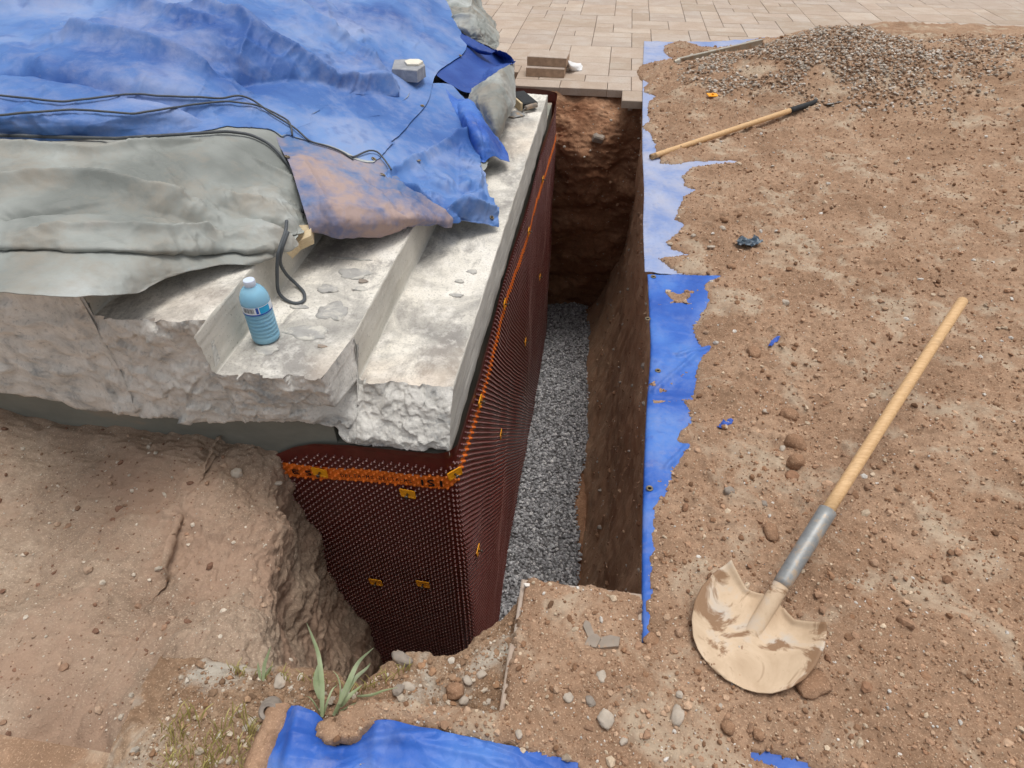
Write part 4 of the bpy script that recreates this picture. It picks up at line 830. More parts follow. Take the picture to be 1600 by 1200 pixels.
Hq = [[(684, -40, .58), (710, -40, .64), (740, -40, .60), (758, -30, .44)], [(685, 0, .55), (706, 0, .62), (735, 2, .58), (752, 8, .42)], [(686, 24, .53), (715, 18, .60), (745, 22, .57), (768, 30, .39)], [(689, 44, .50), (720, 40, .56), (752, 46, .54), (780, 62, .38)], [(691, 50, .49), (722, 56, .50), (750, 68, .47), (774, 80, .40)]]
cloth('crumpled_reverse', Hq, 120, 110, (MAT['tarp_grey'],), heap, hb, .022, .13, 171, .012, [([(700, 22, .6), (745, 40, .55)], .012, .03), ([(715, 5, .6), (765, 38, .45)], .012, -.03), ([(735, -5, .6), (735, 25, .58)], .012, .02)])
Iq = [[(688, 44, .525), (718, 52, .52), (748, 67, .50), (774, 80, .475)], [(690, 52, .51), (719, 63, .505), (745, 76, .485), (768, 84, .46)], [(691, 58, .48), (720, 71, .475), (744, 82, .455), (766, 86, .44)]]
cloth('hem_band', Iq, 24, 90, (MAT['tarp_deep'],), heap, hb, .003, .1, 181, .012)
B = [[(-80, 206, .80), (120, 206, .79), (250, 206, .75), (350, 205, .69), (400, 208, .65), (430, 214, .63), (452, 230, .60)],
     [(-80, 245, .80), (120, 245, .78), (250, 245, .74), (350, 245, .67), (400, 248, .64), (440, 255, .61), (464, 268, .58)],
     [(-80, 290, .79), (120, 290, .77), (250, 295, .72), (350, 300, .645), (400, 302, .62), (445, 306, .59), (476, 312, .54)],
     [(-80, 340, .78), (120, 340, .755), (250, 345, .70), (350, 348, .62), (400, 348, .60), (446, 348, .56), (482, 350, .49)],
     [(-80, 380, .76), (120, 384, .74), (250, 388, .68), (350, 386, .60), (400, 386, .58), (445, 386, .53), (480, 386, .44)],
     [(-80, 392, .72), (120, 395, .715), (250, 398, .65), (350, 396, .565), (400, 397, .55), (442, 396, .50), (480, 394, .40)]]
cloth('grey_reverse', B, 200, 300, (MAT['tarp_grey'],), heap, hb, .02, .2, 191, .014, [([(-40, 230, .8), (150, 240, .78), (320, 232, .7)], .02, .035), ([(-60, 300, .78), (120, 290, .76), (300, 330, .66)], .03, .05), ([(0, 345, .76), (200, 330, .72), (330, 350, .64)], .025, -.045), ([(100, 260, .78), (240, 300, .72), (300, 300, .69)], .02, -.035), ([(60, 370, .75), (260, 372, .67), (340, 374, .6)], .02, .03), ([(350, 232, .68), (400, 256, .64), (460, 290, .58)], .016, .030), ([(350, 245, .68), (400, 272, .63), (440, 290, .6)], .012, -.026), ([(350, 330, .63), (420, 340, .6), (480, 375, .5)], .022, -.035), ([(350, 312, .64), (420, 322, .6)], .025, .03), ([(350, 365, .61), (440, 362, .57)], .03, .02)], stretch=(.6, 1, 1))
B2 = [[(-80, 388, .735), (120, 390, .725), (250, 394, .66), (350, 392, .58), (400, 393, .56), (440, 393, .52), (478, 390, .43)], [(-80, 420, .722), (120, 430, .72), (250, 424, .63), (350, 418, .56), (400, 410, .545), (440, 402, .50), (481, 393, .41)], [(-80, 452, .72), (120, 462, .715), (250, 455, .58), (350, 441, .50), (400, 423, .49), (440, 407, .46), (483, 396, .385)]]
cloth('lower_hem', B2, 60, 260, (MAT['tarp_grey'],), heap, hb, .005, .15, 195, .008, stretch=(.6, 1, 1))
C2 = [[(450, 232, .60), (458, 250, .59), (466, 275, .57)], [(452, 262, .58), (462, 285, .57), (474, 308, .55)], [(446, 300, .56), (462, 320, .55), (480, 335, .53)], [(458, 350, .52), (470, 352, .51), (484, 356, .50)]]
cloth('muddy_hem', C2, 50, 30, (MAT['tarp_mud'],), heap, hb, .003, .08, 197, .01)
def on(name, u, v, lift=0.):
    p, n = PROJ[name]; a, b = to_px(p); k = int(np.argmin((a-u)**2+(b-v)**2)); return tuple(p[k]+n[k]*lift)
def onn(name, u, v):
    p, n = PROJ[name]; a, b = to_px(p); k = int(np.argmin((a-u)**2+(b-v)**2)); return tuple(n[k])
for nm, u, v in (('main_sheet', 660, 166), ('main_sheet', 584, 249), ('main_sheet', 722, 89), ('front_flap', 448, 246), ('bundled_fold', 654, 252), ('bundled_fold', 768, 340), ('front_flap', 598, 274)):
    grommet(heap, hb, on(nm, u, v, .003), onn(nm, u, v), .012)
cab = [[('main_sheet', u, v) for u, v in ((-40, 150), (100, 165), (200, 152), (300, 156), (350, 158), (372, 152), (395, 160), (425, 182), (455, 200), (490, 228), (520, 250), (545, 264))],
       [('main_sheet', u, v) for u, v in ((-40, 185), (120, 176), (210, 182), (300, 168), (352, 162), (400, 168), (430, 180), (455, 196), (456, 212))],
       [('main_sheet', u, v) for u, v in ((535, 256), (552, 254), (562, 244), (576, 236), (590, 240), (600, 252))]+[('bundled_fold', 612, 268)],
       [('grey_reverse', u, v) for u, v in ((-40, 216), (180, 222), (300, 214), (360, 210), (395, 216), (420, 228), (438, 246), (455, 270))]+[('muddy_hem', 468, 305), ('muddy_hem', 474, 335)]]
cable_names = ['thin grey cable running across the blue tarp to the muddy flap', 'thin grey cable looping down to the grey fold of the tarp', 'short curl of grey cable beside the tarp grommet', 'thick grey cable along the edge of the grey tarp reverse']
def denser(c):
    out = []
    for (a, u, v), (b, u2, v2) in zip(c[:-1], c[1:]):
        m_ = max(1, int(math.hypot(u2-u, v2-v)/9)); out += [(a if t < m_/2 else b, u+(u2-u)*t/m_, v+(v2-v)*t/m_) for t in range(m_)]
    return out+[c[-1]]
for i, c in enumerate(cab):
    c = denser(c)
    cp_ = np.array([on(a, u, v, .010) for a, u, v in c]); cp_[1:-1] = (cp_[:-2]+cp_[1:-1]*2+cp_[2:])/4+np.array((0, 0, .003)); v_, f_ = tube([tuple(q_) for q_ in cp_], .0042 if i != 3 else .006, 8, sub=2)
    tag(link('cable', py_mesh('cable', v_, f_), MAT['cable']), cable_names[i], 'cable')
lp = [P(448, 345, .60), P(446, 362, .58), P(438, 385, .56), P(434, 402, .53), P(433, 430, .46), P(435, 455, .385), P(446, 468, .367), P(462, 474, .367), P(475, 469, .367), P(474, 456, .367), P(462, 443, .375), P(447, 428, .42), P(438, 410, .49), P(441, 388, .56), P(450, 362, .60)]
v_, f_ = tube(lp, .0062, 10); tag(link('cable', py_mesh('cable', v_, f_), MAT['cable']), 'loop of thick grey cable hanging onto the upper step beside the bottle', 'cable')

# ============================================================ LOOSE THINGS
def extrude(pts, z0, z1, ch=.003):
    n = len(pts); cx = sum(p[0] for p in pts)/n; cy = sum(p[1] for p in pts)/n
    V = [(x, y, z0) for x, y in pts]+[(x, y, z1-ch) for x, y in pts]+[(x+(cx-x)*ch/max(.01, math.hypot(x-cx, y-cy)), y+(cy-y)*ch/max(.01, math.hypot(x-cx, y-cy)), z1) for x, y in pts]
    F = [[j*n+i, j*n+(i+1) % n, (j+1)*n+(i+1) % n, (j+1)*n+i] for j in range(2) for i in range(n)]+[[2*n+i for i in range(n)], list(range(n))[::-1]]
    return V, F
# grey block with a pale piece on top
gb = on('main_sheet', 634, 118, 0); zt = gb[2]+.052
pts = [P(u, v, zt)[:2] for u, v in ((612, 107), (651, 110), (664, 101), (660, 94), (640, 92), (616, 93))][::-1]
blk = thing('concrete_block', gb, 'grey six sided concrete block weighing down the blue tarp', 'block')
V, F = extrude(pts, zt-.065, zt, .004); link('block_body', py_mesh('block_body', [(x-gb[0], y-gb[1], z-gb[2]) for x, y, z in V], F, smooth=False), MAT['block'], blk)
pts = [P(u, v, zt+.008)[:2] for u, v in ((632, 96), (636, 101), (654, 101), (661, 96), (654, 93), (640, 93))][::-1]
V, F = extrude(pts, zt+.001, zt+.012, .002); tag(link('stone_chip', py_mesh('stone_chip', V, F, smooth=False), plain('cream_chip', sr(226, 220, 204), .85, .2, var=.06)), 'flat cream chip lying on the grey block on the tarp', 'stone')
# pale timber offcut in the folds
z1 = .50; q = [P(458, 352, z1+.03), P(486, 351, z1+.03), P(486, 368, z1+.01), P(465, 378, z1-.02), P(447, 396, z1-.05), P(444, 385, z1-.03)]
n = len(q); V = [tuple(a) for a in q]+[(a[0]-.005, a[1]+.02, a[2]-.045) for a in q]; F = [list(range(n))[::-1], list(range(n, 2*n))]+[[i, (i+1) % n, n+(i+1) % n, n+i] for i in range(n)]
tag(link('timber_offcut', py_mesh('timber_offcut', V, F, smooth=False), MAT['pine']), 'pale timber offcut under the muddy tarp flap above the cable loop', 'offcut')
# bottle
bp = P(417, 528, .362); bot = thing('water_bottle', bp, 'small clear blue water bottle with white cap standing on the concrete step', 'bottle'); KR = 1.38; prof = [(.024, 0), (.031, .004), (.0325, .012)]
for k in range(7):
    z = .018+k*.0145; prof += [(.0325, z), (.0325, z+.007), (.0290, z+.0105)]
prof += [(.0325, .122), (.0328, .155), (.032, .168), (.027, .186), (.019, .200), (.0135, .207), (.0130, .212)]
prof = [(r_*(KR if z_ < .2 else KR-(z_-.2)/.007*(KR-1.12) if z_ < .207 else 1.12), z_) for r_, z_ in prof]; V, F = lathe(prof, 40); link('bottle_body', py_mesh('bottle_body', V, F), MAT['bottle'], bot)
V, F = lathe([(r_*KR, z_) for r_, z_ in ((.0215, .003), (.028, .006), (.0285, .115), (.029, .150), (.024, .176), (.0165, .19))], 32); link('water', py_mesh('water', V, F), MAT['water'], bot)
V, F = lathe([(.0175, .206), (.0182, .209), (.0182, .224), (.017, .226)], 32); link('cap', py_mesh('cap', V, F, auto=40), MAT['cap'], bot)
def label_piece(a0, a1, z0, z1, mat, name, r=.0333, par=None):
    n = max(2, int((a1-a0)/6)); V = []; 
    for i in range(n+1):
        a = math.radians(a0+(a1-a0)*i/n); V += [(r*math.cos(a), r*math.sin(a), z0), (r*math.cos(a), r*math.sin(a), z1)]
    return link(name, py_mesh(name, V, [[2*i, 2*i+2, 2*i+3, 2*i+1] for i in range(n)]), mat, par)
lb = label_piece(-180, 180, .119, .149, plain('white_label', sr(226, 236, 246), .45, .4, var=.03), 'label', .0333*KR, bot)
label_piece(-180, 180, .119, .1235, plain('navy_print', sr(40, 84, 176), .45, .4), 'label_print', .0336*KR, lb)
label_piece(-52, -8, .124, .147, plain('cyan_print', sr(40, 170, 226), .45, .4), 'label_print', .0336*KR, lb); label_piece(-66, -56, .126, .148, bpy.data.materials['navy_print'], 'label_print', .0336*KR, lb)
for k in range(11): label_piece(-118+k*4.2, -118+k*4.2+(1.3+(k*7 % 3)*.6), .129, .146, MAT['ink'], 'barcode_bar', .0337*KR, lb)
# stacked loose pavers
for i, (u0, u1, v0, z0, lab, dy) in enumerate(((822, 882, 120, .002, 'loose brown paver at the bottom of the stack of two on the patio', 0), (824, 886, 103, .078, 'loose brown paver lying on top of the stack of two', .02))):
    a = P(u0, v0, z0); b = P(u1, v0+1, z0); w = b[0]-a[0]; r_ = thing('loose_paver', ((a[0]+b[0])/2, a[1]+.12, z0), lab, 'paver', 'loose pavers stacked at the trench end', (0, 0, -.02-.03*i))
    V, F = box_vf(-w/2, w/2, -.11, .11, 0, .074, .005); bo = py_mesh('paver_body', V, F, smooth=False); bo.materials.append(MAT['block_side']); bo.materials.append(MAT['paver'])
    for fc in bo.polygons:
        if fc.normal.z > .3: fc.material_index = 1
    o = bpy.data.objects.new('paver_body', bo); COL.objects.link(o); o.parent = r_
    for k in (-.17, .2):
        gv, gf = box_vf(w*k-.002, w*k+.002, -.1112, -.1095, .003, .068, 0); link('mould_groove', py_mesh('mould_groove', gv, gf, smooth=False), MAT['block_side'], r_)
# loose grey paver on the slab end
# white cloth beside the pavers
rows = [[P(u, v, z) for u, v, z in r] for r in ([(885, 108, .004), (892, 111, .004), (900, 111, .004), (909, 110, .004)], [(885, 102, .05), (891, 104, .06), (899, 104, .045), (910, 104, .01)], [(886, 94, .10), (890, 96, .085), (898, 99, .05), (908, 101, .02)], [(886, 98, .03), (892, 98, .03), (900, 99, .02), (908, 99, .004)])]
G = catmull(catmull(np.array(rows), 30, 0), 30, 1); q = G.reshape(-1, 3); q = q+(.006*ridge(q, .05, 2, 3))[:, None]*np.array((.3, -.6, .6)); q[:, 2] = np.maximum(q[:, 2], .004)
o = link('plastic_bag', np_mesh('plastic_bag', q, grid_faces(30, 30)), MAT['whitecloth']); tag(o, 'crumpled white bag lying against the stacked loose pavers', 'bag')
# float (wooden back, dark pad) and trowel on the slab
c0 = P(818, 158, .215); fl = thing('hand_float', (c0[0], c0[1], .194), 'hand float with dark pad and pale wooden back on the slab', 'float', None, (0, .0, math.radians(-62)))
V, F = box_vf(-.13, .13, -.055, .055, .014, .052, .008); link('pad', py_mesh('pad', V, F, smooth=False), MAT['rubber'], fl)
V, F = box_vf(-.135, .135, -.072, -.057, .0, .055, .003); link('wooden_back', py_mesh('wooden_back', V, F, smooth=False), MAT['pine'], fl)
a = P(792, 182, .196); b = P(838, 168, .21); d = Vector(b)-Vector(a); L = d.length; tr = thing('trowel', a, 'dusty grey trowel with a round handle on the slab end', 'trowel', None, (0, 0, math.atan2(d.y, d.x)))
pts = [(0, 0), (L*.08, .05), (L*.45, .055), (L*.55, .012), (L*.55, -.012), (L*.45, -.055), (L*.08, -.05)][::-1]; V, F = extrude(pts, .001, .0035, .0005); link('blade', py_mesh('blade', V, F, smooth=False), MAT['socket'], tr)
V, F = tube([(L*.50, 0, .004), (L*.58, 0, .02), (L*.64, 0, .026)], .005, 8); link('neck', py_mesh('neck', V, F), MAT['steel'], tr)
V, F = tube([(L*.62, 0, .026), (L*.8, 0, .030), (L*1.0, 0, .030)], .016, 14); link('handle', py_mesh('handle', V, F), MAT['greystone'], tr)
# shovel: the blade in view, the shaft leaves to the right
def dz(x, y): return float(dirt_top([x], [y])[0])
tip = np.array(P(1130, 1057, .052)); ax_end = np.array(P(1226, 908, .100)); X_ = ax_end-tip; X_ /= np.linalg.norm(X_); Zv = np.array((0, 0, 1.)); Y_ = np.cross(Zv, X_); Y_ /= np.linalg.norm(Y_); Z_ = np.cross(X_, Y_)
sh = thing('shovel', tuple(tip), 'round pointed shovel with mud covered pale blade lying on the dirt', 'shovel')
# outline half widths along the blade length
LB = .285; nu, nv = 46, 41; G = np.zeros((nu, nv, 3))
us = np.linspace(0, 1, nu)
hw = np.interp(us, [0, .02, .06, .13, .25, .4, .55, .75, .9, 1], [.012, .050, .080, .108, .134, .152, .158, .154, .144, .134])
for i, u_ in enumerate(us):
    for j, v_ in enumerate(np.linspace(-1, 1, nv)):
        l = u_*LB*(1+.0*v_); y = v_*hw[i]; shoulder = 1-.0*abs(v_)
        if u_ > .72: l = l-(u_-.72)/.28*LB*.10*(max(0, 1-abs(v_)*1.3))*0
        l = l - max(0, u_-.6)/.4*.045*(1-abs(abs(v_)-.5)*2*.6)*(abs(v_) > .12)
        dish = .052*(abs(v_)**2.0)*math.sin(min(1, u_*1.25)*math.pi/2)+.016*(1-u_)**3; frog = .030*math.exp(-(v_/(.10+.08*u_))**2)*min(1, max(0, (u_-.30)/.5))
        top = .012*max(0, (u_-.93)/.07)*(1 if abs(v_) > .2 else 0)
        G[i, j] = X_*l+Y_*y+Z_*(dish+frog+top-.02+.002*math.sin(9*u_+5*v_))
me = np_mesh('blade', G.reshape(-1, 3), grid_faces(nu, nv)); o = link('blade', me, MAT['blade'], sh); sm = o.modifiers.new('thickness', 'SOLIDIFY'); sm.thickness = .003; sm.offset = 0
s0 = X_*(LB*.34)-Z_*.036; s1 = X_*(LB*.64)-Z_*.009; s2 = X_*(LB*.92)+Z_*.020; s3 = X_*(LB*1.9)+Z_*.085; sm_ = X_*(LB*1.12)+Z_*.034
V, F = tube([s0, s1, s2, sm_], .022, 20, taper=(.62, 1.0)); V = [np.array(v) for v in V]; V = [v+Y_*np.dot(v, Y_)*.35*max(0, 1-np.dot(v, X_)/(LB*1.12))*2 for v in V]; link('neck', py_mesh('neck', V, F), MAT['blade'], sh)
V, F = tube([s2+X_*.03+Z_*.007, X_*(LB*1.35)+Z_*.052, s3], .0225, 20, taper=(1.0, 1.08)); link('socket', py_mesh('socket', V, F), MAT['socket'], sh)
V, F = tube([s3-X_*.02, s3+X_*.55+Z_*.05, s3+X_*1.05+Z_*.03], .0175, 16); link('shaft', py_mesh('shaft', V, F), MAT['ash'], sh)
# handle of the second tool reaching onto the heap
a = np.array(P(1024, 243, .035)); b = np.array(P(1237, 172, .115)); d = b-a; d /= np.linalg.norm(d); Lh = np.linalg.norm(b-a)
rk = thing('long_handled_tool', tuple(a), 'long pale wooden tool handle with dark ferrule lying across the far dirt', 'tool')
V, F = tube([(0, 0, 0), tuple(d*.012), tuple(d*Lh*.5), tuple(d*Lh)], .0185, 18, sub=3); link('shaft', py_mesh('shaft', V, F), MAT['ash'], rk)
V, F = tube([tuple(-d*.004), tuple(d*.006)], .0165, 18, sub=1); link('shaft_end', py_mesh('shaft_end', V, F), MAT['clod'], rk)
V, F = tube([tuple(d*(Lh-.02)), tuple(d*(Lh+.12)), tuple(d*(Lh+.26))], .021, 18, taper=(1, .9)); link('ferrule', py_mesh('ferrule', V, F), MAT['rubber'], rk)
yv_ = np.cross((0, 0, 1), d); e = d*(Lh+.26); V = []; n1, n2 = 14, 13
G = np.zeros((n1, n2, 3))
for i in range(n1):
    for j in range(n2):
        v_ = -1+2*j/(n2-1); u_ = i/(n1-1); w = .11*math.sqrt(max(0, 1-(max(0, u_-.45)/.56)**2)); G[i, j] = e+d*u_*.27+yv_*v_*w+np.array((0, 0, .02*v_*v_-.01-u_*.02))
o = link('blade', np_mesh('blade', G.reshape(-1, 3), grid_faces(n1, n2)), MAT['socket'], rk); sm = o.modifiers.new('thickness', 'SOLIDIFY'); sm.thickness = .003
# aluminium level half under the heap
a = np.array(P(1054, 100, .072)); b = np.array(P(1158, 76, .110)); d = b-a; L = np.linalg.norm(d); ang = math.atan2(d[1], d[0])
lv = thing('spirit_level', tuple(a), 'dusty aluminium level with a rounded end half buried in the gravel heap', 'level', None, (0, -math.asin(d[2]/L), ang))
V, F = merge([box_vf(.05, L+.25, -.014, .014, .032, .042, .001), box_vf(.05, L+.25, -.014, .014, -.042, -.032, 0), box_vf(.05, L+.25, -.006, .006, -.0325, .0325, 0)]); link('rail', py_mesh('rail', V, F, smooth=False), MAT['alu'], lv)
V, F = tube([(-.005, 0, 0), (.02, 0, 0), (.055, 0, 0)], .042, 18, taper=(.75, 1.0)); V = [(v[0], v[1]*.55, v[2]) for v in V]; link('end_cap', py_mesh('end_cap', V, F, auto=50), MAT['alu'], lv)
V, F = lathe([(.016, -.0085), (.016, -.0065)], 18); link('vial_hole', py_mesh('vial_hole', [(v[0]+.10, v[2], v[1]) for v in V], F), MAT['hole'], lv)
V, F = box_vf(.45, .47, -.009, .009, -.033, .033, 0); link('joint_bracket', py_mesh('joint_bracket', V, F, smooth=False), MAT['socket'], lv)
# spare orange plate on the dirt
x, y, _ = P(1111, 160, .05); c = thing('fixing_clip', (x, y, dz(x, y)+.012), 'small spare orange plastic clip dropped on the far dirt', 'clip', None, (.25, .1, .5))
V, F = box_vf(-.045, .045, -.022, .022, 0, .006, .002); link('clip_body', py_mesh('clip_body', V, F, smooth=False), MAT['plate'], c)
V, F = lathe([(.011, .006), (.009, .016), (.005, .016)], 12); link('boss', py_mesh('boss', V, F), MAT['plate'], c)
# crumpled scraps
def scrap(name, u, v, lx, ly, h, rot, mat, label, cat, seed):
    x, y, _ = P(u, v, .04); n1, n2 = 22, 16; gx_, gy_ = np.meshgrid(np.linspace(-lx/2, lx/2, n1), np.linspace(-ly/2, ly/2, n2)); p = np.stack([gx_.ravel(), gy_.ravel(), 0*gx_.ravel()], 1)
    w = 1-.35*np.abs(p[:, 0]/lx*2)**2; p[:, 1] *= w; p[:, 2] = h*(.5+.6*fbm(p, lx*.28, 3, .6, seed))+.35*h*np.clip(ridge(p, lx*.3, 2, seed+4)-.6, 0, 2); p[:, 1] += .25*ly*fbm(p, lx*.5, 2, .5, seed+8)
    o = link(name, np_mesh(name, p, grid_faces(n2, n1)), mat); o.location = (x, y, dz(x, y)+.002); o.rotation_euler = (0, 0, rot); sm = o.modifiers.new('thickness', 'SOLIDIFY'); sm.thickness = .0015; tag(o, label, cat)
scrap('work_glove', 1168, 386, .13, .075, .028, .35, plain('navy_plastic', sr(44, 62, 78), .4, .5, var=.4, dirt=sr(150, 164, 174)), 'crumpled dark blue grey glove scrap on the dirt', 'glove', 3)
scrap('plastic_shred', 1207, 542, .075, .016, .016, .95, MAT['blue_scrap'], 'thin torn blue strip standing out of the dirt', 'scrap', 13)
scrap('plastic_shred', 1133, 664, .070, .022, .018, .75, MAT['blue_scrap'], 'folded blue scrap with a pale chip in the middle of the dirt', 'scrap', 23)
# stones that can be picked out
def stone(u, v, r, mat, label, sq=(1, .8, .6), seed=0, name='stone', z=None, cat='stone', obj=None):
    x, y, _ = P(u, v, .03 if z is None else z)
    if obj is not None: zz_ = drop(bpy.data.objects[obj], x, y); zz_ = -.05 if zz_ is None else zz_
    elif z is None: zz_ = dz(x, y)
    else: zz_ = z
    V0, F0 = ICO3; p = V0*(1+.26*fbm(V0, .9, 4, .6, seed*3.7+1)[:, None]); p = p/np.maximum(np.abs(p).max(1), .95)[:, None]*.95*(1+.09*fbm(V0, .35, 3, .6, seed)[:, None])
    p = p*np.array(sq)*r; me = np_mesh(name, p, F0); o = link(name, me, mat); o.location = (x, y, zz_+r*sq[2]*.35); o.rotation_euler = (0, 0, seed*1.3); tag(o, label, cat); return o
W_, G_, K_ = MAT['stone'], MAT['greystone'], MAT['clod']
for i, (u, v, r, m, lab, sq, ob) in enumerate((
    (1057, 1123, .021, W_, 'smooth pale kidney shaped stone below the shovel blade', (1.2, .75, .6), None), (946, 1127, .021, W_, 'largest pale angular stone on the near dirt, at the bottom', (1, 1.05, .6), None),
    (888, 1093, .013, W_, 'small pale round stone left of the grey pebble on near dirt', (1, 1, .7), None), (922, 1098, .014, G_, 'grey pebble just above the largest pale angular stone', (1.1, .8, .6), None),
    (939, 1060, .015, W_, 'pale oblong stone above the grey pebble on near dirt', (.9, 1.1, .6), None), (1059, 1092, .009, W_, 'tiny pale stone just above the kidney shaped stone', (1, 1, .7), None),
    (1136, 1139, .017, K_, 'rounded tan clod right of the kidney shaped stone', (1, 1, .8), None), (1123, 1107, .008, W_, 'tiny white stone under the shovel tip', (1.3, .7, .6), None), (974, 1161, .011, W_, 'small cream stone below the largest pale stone', (.7, 1.1, .6), None), (811, 1147, .010, W_, 'tiny white stone beside the near tarp edge', (.8, 1.1, .6), None),
    (438, 1064, .020, W_, 'white flat stone on the bare soil left of the weeds', (1.1, .8, .5), 'pit_lip'), (638, 1072, .017, W_, 'white angular stone on the lip right of the weeds', (1.25, .7, .5), 'pit_lip'), (622, 1079, .016, G_, 'grey rounded stone beside the white angular stone', (1.1, .85, .6), 'pit_lip'),
    (731, 1065, .014, W_, 'white stone above the square brown clod', (1.1, .8, .6), 'pit_lip'), (752, 1053, .013, W_, 'pale stone on the lip nearest the paving corner', (1.1, .8, .6), 'pit_lip'), (711, 1079, .024, K_, 'square brown clod on the lip below the membrane', (1, 1, .8), 'pit_lip'), (724, 1091, .014, W_, 'pale wedge stone touching the square brown clod', (1, .9, .7), 'pit_lip'), (763, 1093, .008, W_, 'tiny pale stone in the corner of the paving edge', (1, .8, .6), 'pit_lip'), (628, 1030, .024, G_, 'smooth grey stone right at the brink of the pit', (1.4, .7, .6), 'pit_lip'), (391, 1124, .013, W_, 'small white stone left of the muddy pipe end', (1, .8, .6), 'pit_lip'),
    (360, 718, .024, W_, 'chalky white stone on top of the clay bank', (1, .9, .7), 'soil_bank'), (420, 715, .012, W_, 'small white stone on the bank against the foundation', (1.3, .7, .6), 'soil_bank'),
    (1202, 838, .027, K_, 'large brown clod above the shovel socket', (1.3, .8, .7), None), (1232, 650, .030, K_, 'large brown clod at the right of the bright tarp strip', (1.1, 1, .8), None), (1240, 700, .034, K_, 'blocky brown clod, upper of two by the right', (.9, 1.1, .9), None), (1240, 730, .032, K_, 'blocky brown clod, lower of two by the right', (.9, 1, .9), None), (1136, 777, .017, G_, 'round greyish pebble among the dirt crumbs', (1, 1, .8), None), (1192, 793, .012, G_, 'small blue grey pebble right of the round greyish one', (1, .8, .7), None), (1195, 648, .012, W_, 'small pale pebble above the folded blue scrap', (1.1, .8, .6), None), (1221, 705, .014, W_, 'pale wedge stone left of the blocky clods', (1.2, .7, .7), None), (1130, 348, .020, K_, 'brown clod left of the dark glove scrap', (1.3, .8, .7), None),
    (1082, 373, .014, W_, 'white pebble beside the dusty tarp', (1, .8, .7), None), (1128, 362, .018, W_, 'pale pebble above the brown clod', (1.1, .8, .7), None), (1110, 391, .016, W_, 'flat pale chip under the white pebble', (1.3, .7, .4), None), (1176, 558, .030, K_, 'pale brown clod by the thin torn blue strip', (1.3, .9, .6), None), (1142, 420, .020, K_, 'dark brown clod near the tarp overlap', (1.2, .9, .6), None), (1226, 476, .018, W_, 'pale stone right of the tarp overlap', (.9, 1, .7), None), (1020, 995, .020, K_, 'ochre clod beside the tarp strip end', (1, 1.2, .6), None), (1265, 1075, .034, K_, 'broad flat clod right of the shovel blade', (1.3, 1, .5), None), (1186, 1148, .014, K_, 'small tan clod at the bottom right', (1, 1, .7), None))):
    stone(u, v, r, m, lab, sq, i+1, 'clod' if m is K_ else 'stone', None if ob is None else -.05, 'clod' if m is K_ else 'stone', ob)
# slate shards
for i, (u, v, a, w, h, r_) in enumerate(((919, 992, 1, .022, .055, .5), (926, 1008, 1, .035, .04, -.3), (950, 1010, 1, .060, .035, .1))):
    x, y, _ = P(u, v, .02); V, F = extrude([(-w/2, -h/2), (w*.4, -h*.4), (w/2, h*.3), (w*.1, h/2), (-w*.45, h*.3)], -.004, .006, .001); o = link('slate_shard', py_mesh('slate_shard', V, F, smooth=False), plain('slate_grey', sr(150, 138, 126), .9, .2, bump=.003, dirt=sr(168, 138, 112)) if i == 0 else bpy.data.materials['slate_grey'])
    o.location = (x, y, dz(x, y)+.003); o.rotation_euler = (.2-.1*i, -.15, r_); tag(o, ('upper narrow grey shard in the near dirt', 'middle grey shard in the near dirt', 'widest tan grey shard lying in the near dirt')[i], 'shard')
# rubble chunk in the far wall
cc = thing('rubble_chunk', (-.06, 5.44, -.30), 'angular pale concrete chunk sticking out of the far trench wall', 'rubble', None, (.3, .2, .5))
V, F = extrude([(-.05, -.03), (.03, -.05), (.07, .0), (.01, .05), (-.04, .02)], -.03, .02, .012); link('chunk_body', py_mesh('chunk_body', V, F, smooth=False), MAT['greystone'], cc)

# ============================================================ WEEDS AND GRASS
def blade(pts, w, twist=.0, seed=0):
    C_2 = catmull(np.array([P(*p) for p in pts]), 18, 0); V = []; F = []
    T_ = np.gradient(C_2, axis=0)
    for i in range(18):
        t = i/17; s_ = np.cross(T_[i], np.array((.15*math.sin(seed), -1, .5))); s_ /= np.linalg.norm(s_)+1e-9
        ww = w/2*(math.sin(min(1, t*2.2+.35)*math.pi/2))*(1-t**2.2)+.0004; n_ = np.cross(s_, T_[i]); n_ /= np.linalg.norm(n_)+1e-9
        V += [C_2[i]-s_*ww, C_2[i]+n_*ww*.35, C_2[i]+s_*ww]
    for i in range(17):
        for k in (0, 1): F.append([i*3+k, i*3+k+1, (i+1)*3+k+1, (i+1)*3+k])
    return V, F
def plant(name, base, blades, label, cat='weed', mat='leaf'):
    r_ = thing(name, P(*base), label, cat)
    for i, (pts, w) in enumerate(blades):
        V, F = blade(pts, w, 0, i); V = [v-np.array(P(*base)) for v in V]; link('leaf', py_mesh('leaf', V, F), MAT[mat], r_)
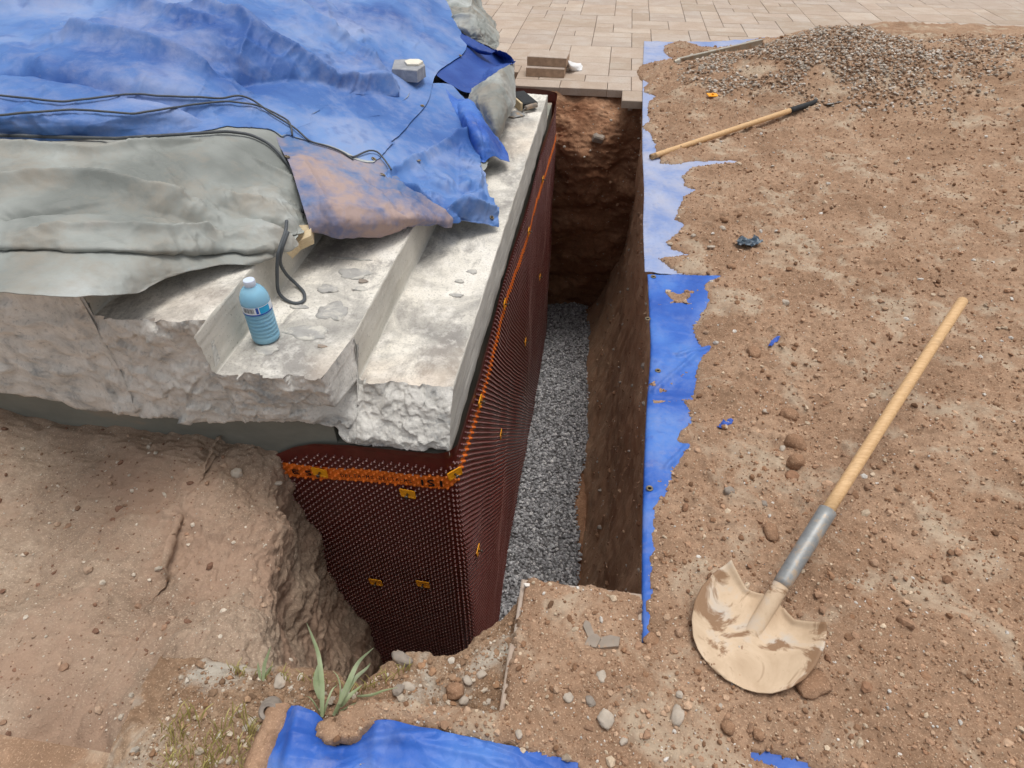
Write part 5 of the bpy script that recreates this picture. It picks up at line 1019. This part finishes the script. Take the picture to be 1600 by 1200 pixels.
plant('weed', (503, 1118, -.03), [([(503, 1120, -.03), (503, 1070, .03), (498, 1025, .08), (488, 995, .12), (479, 973, .16)], .014), ([(500, 1092, -.01), (494, 1066, .02), (497, 1045, .05), (502, 1030, .07)], .017), ([(505, 1119, -.04), (512, 1095, .0), (519, 1078, .02), (527, 1070, .02)], .005), ([(502, 1119, -.04), (492, 1100, .0), (484, 1090, .01), (477, 1088, .0)], .004)], 'tall single weed blade rising left of the pair at the pit lip')
plant('weed', (525, 1117, -.03), [([(521, 1118, -.04), (536, 1090, .01), (555, 1060, .05), (572, 1045, .08), (579, 1036, .10)], .012), ([(530, 1100, .0), (545, 1066, .05), (560, 1035, .09), (584, 1012, .14)], .014), ([(527, 1116, -.04), (532, 1080, .02), (528, 1058, .05), (520, 1048, .06)], .004), ([(530, 1112, -.04), (560, 1098, -.01), (590, 1100, -.01)], .004), ([(532, 1104, -.02), (545, 1088, .01), (566, 1070, .03)], .013), ([(558, 1088, -.03), (580, 1086, -.02), (600, 1079, -.01), (622, 1074, -.01)], .008)], 'spreading weed with several broad pale green blades at the pit lip')
plant('weed', (410, 1060, -.05), [([(411, 1064, -.05), (413, 1040, -.01), (418, 1025, .02), (423, 1010, .05)], .010), ([(407, 1062, -.05), (404, 1045, -.02), (403, 1035, .0)], .008), ([(414, 1060, -.05), (420, 1046, -.02), (428, 1040, .0)], .006)], 'small grassy tuft at the left of the pit lip')
gb_ = []
for i in range(230):
    u0, v0 = RNG.uniform(250, 402), RNG.uniform(1120, 1230)
    if fbm(np.array([[u0*.02, v0*.02, 0]]), 1, 2)[0] < -.1: continue
    du, l_ = RNG.uniform(-22, 22), RNG.uniform(10, 34); V, F = blade([(u0, v0, -.055), (u0+du*.4, v0-l_*.6, -.02), (u0+du, v0-l_, -.005+RNG.uniform(-.03, .02))], RNG.uniform(.0015, .003), 0, i); gb_.append((V, F))
for i in range(60):
    u0 = RNG.uniform(360, 640); v0 = np.interp(u0, [360, 500, 560, 640], [1046, 1060, 1078, 1040])+RNG.uniform(0, 14); V, F = blade([(u0, v0, -.055), (u0+RNG.uniform(-6, 6), v0-8, -.03), (u0+RNG.uniform(-14, 14), v0-RNG.uniform(8, 22), -.02)], .0022, 0, i); gb_.append((V, F))
tag(link('grass', py_mesh('grass', *merge(gb_)), MAT['straw']), 'sparse dry yellow grass in the near left corner', 'grass', kind='stuff')
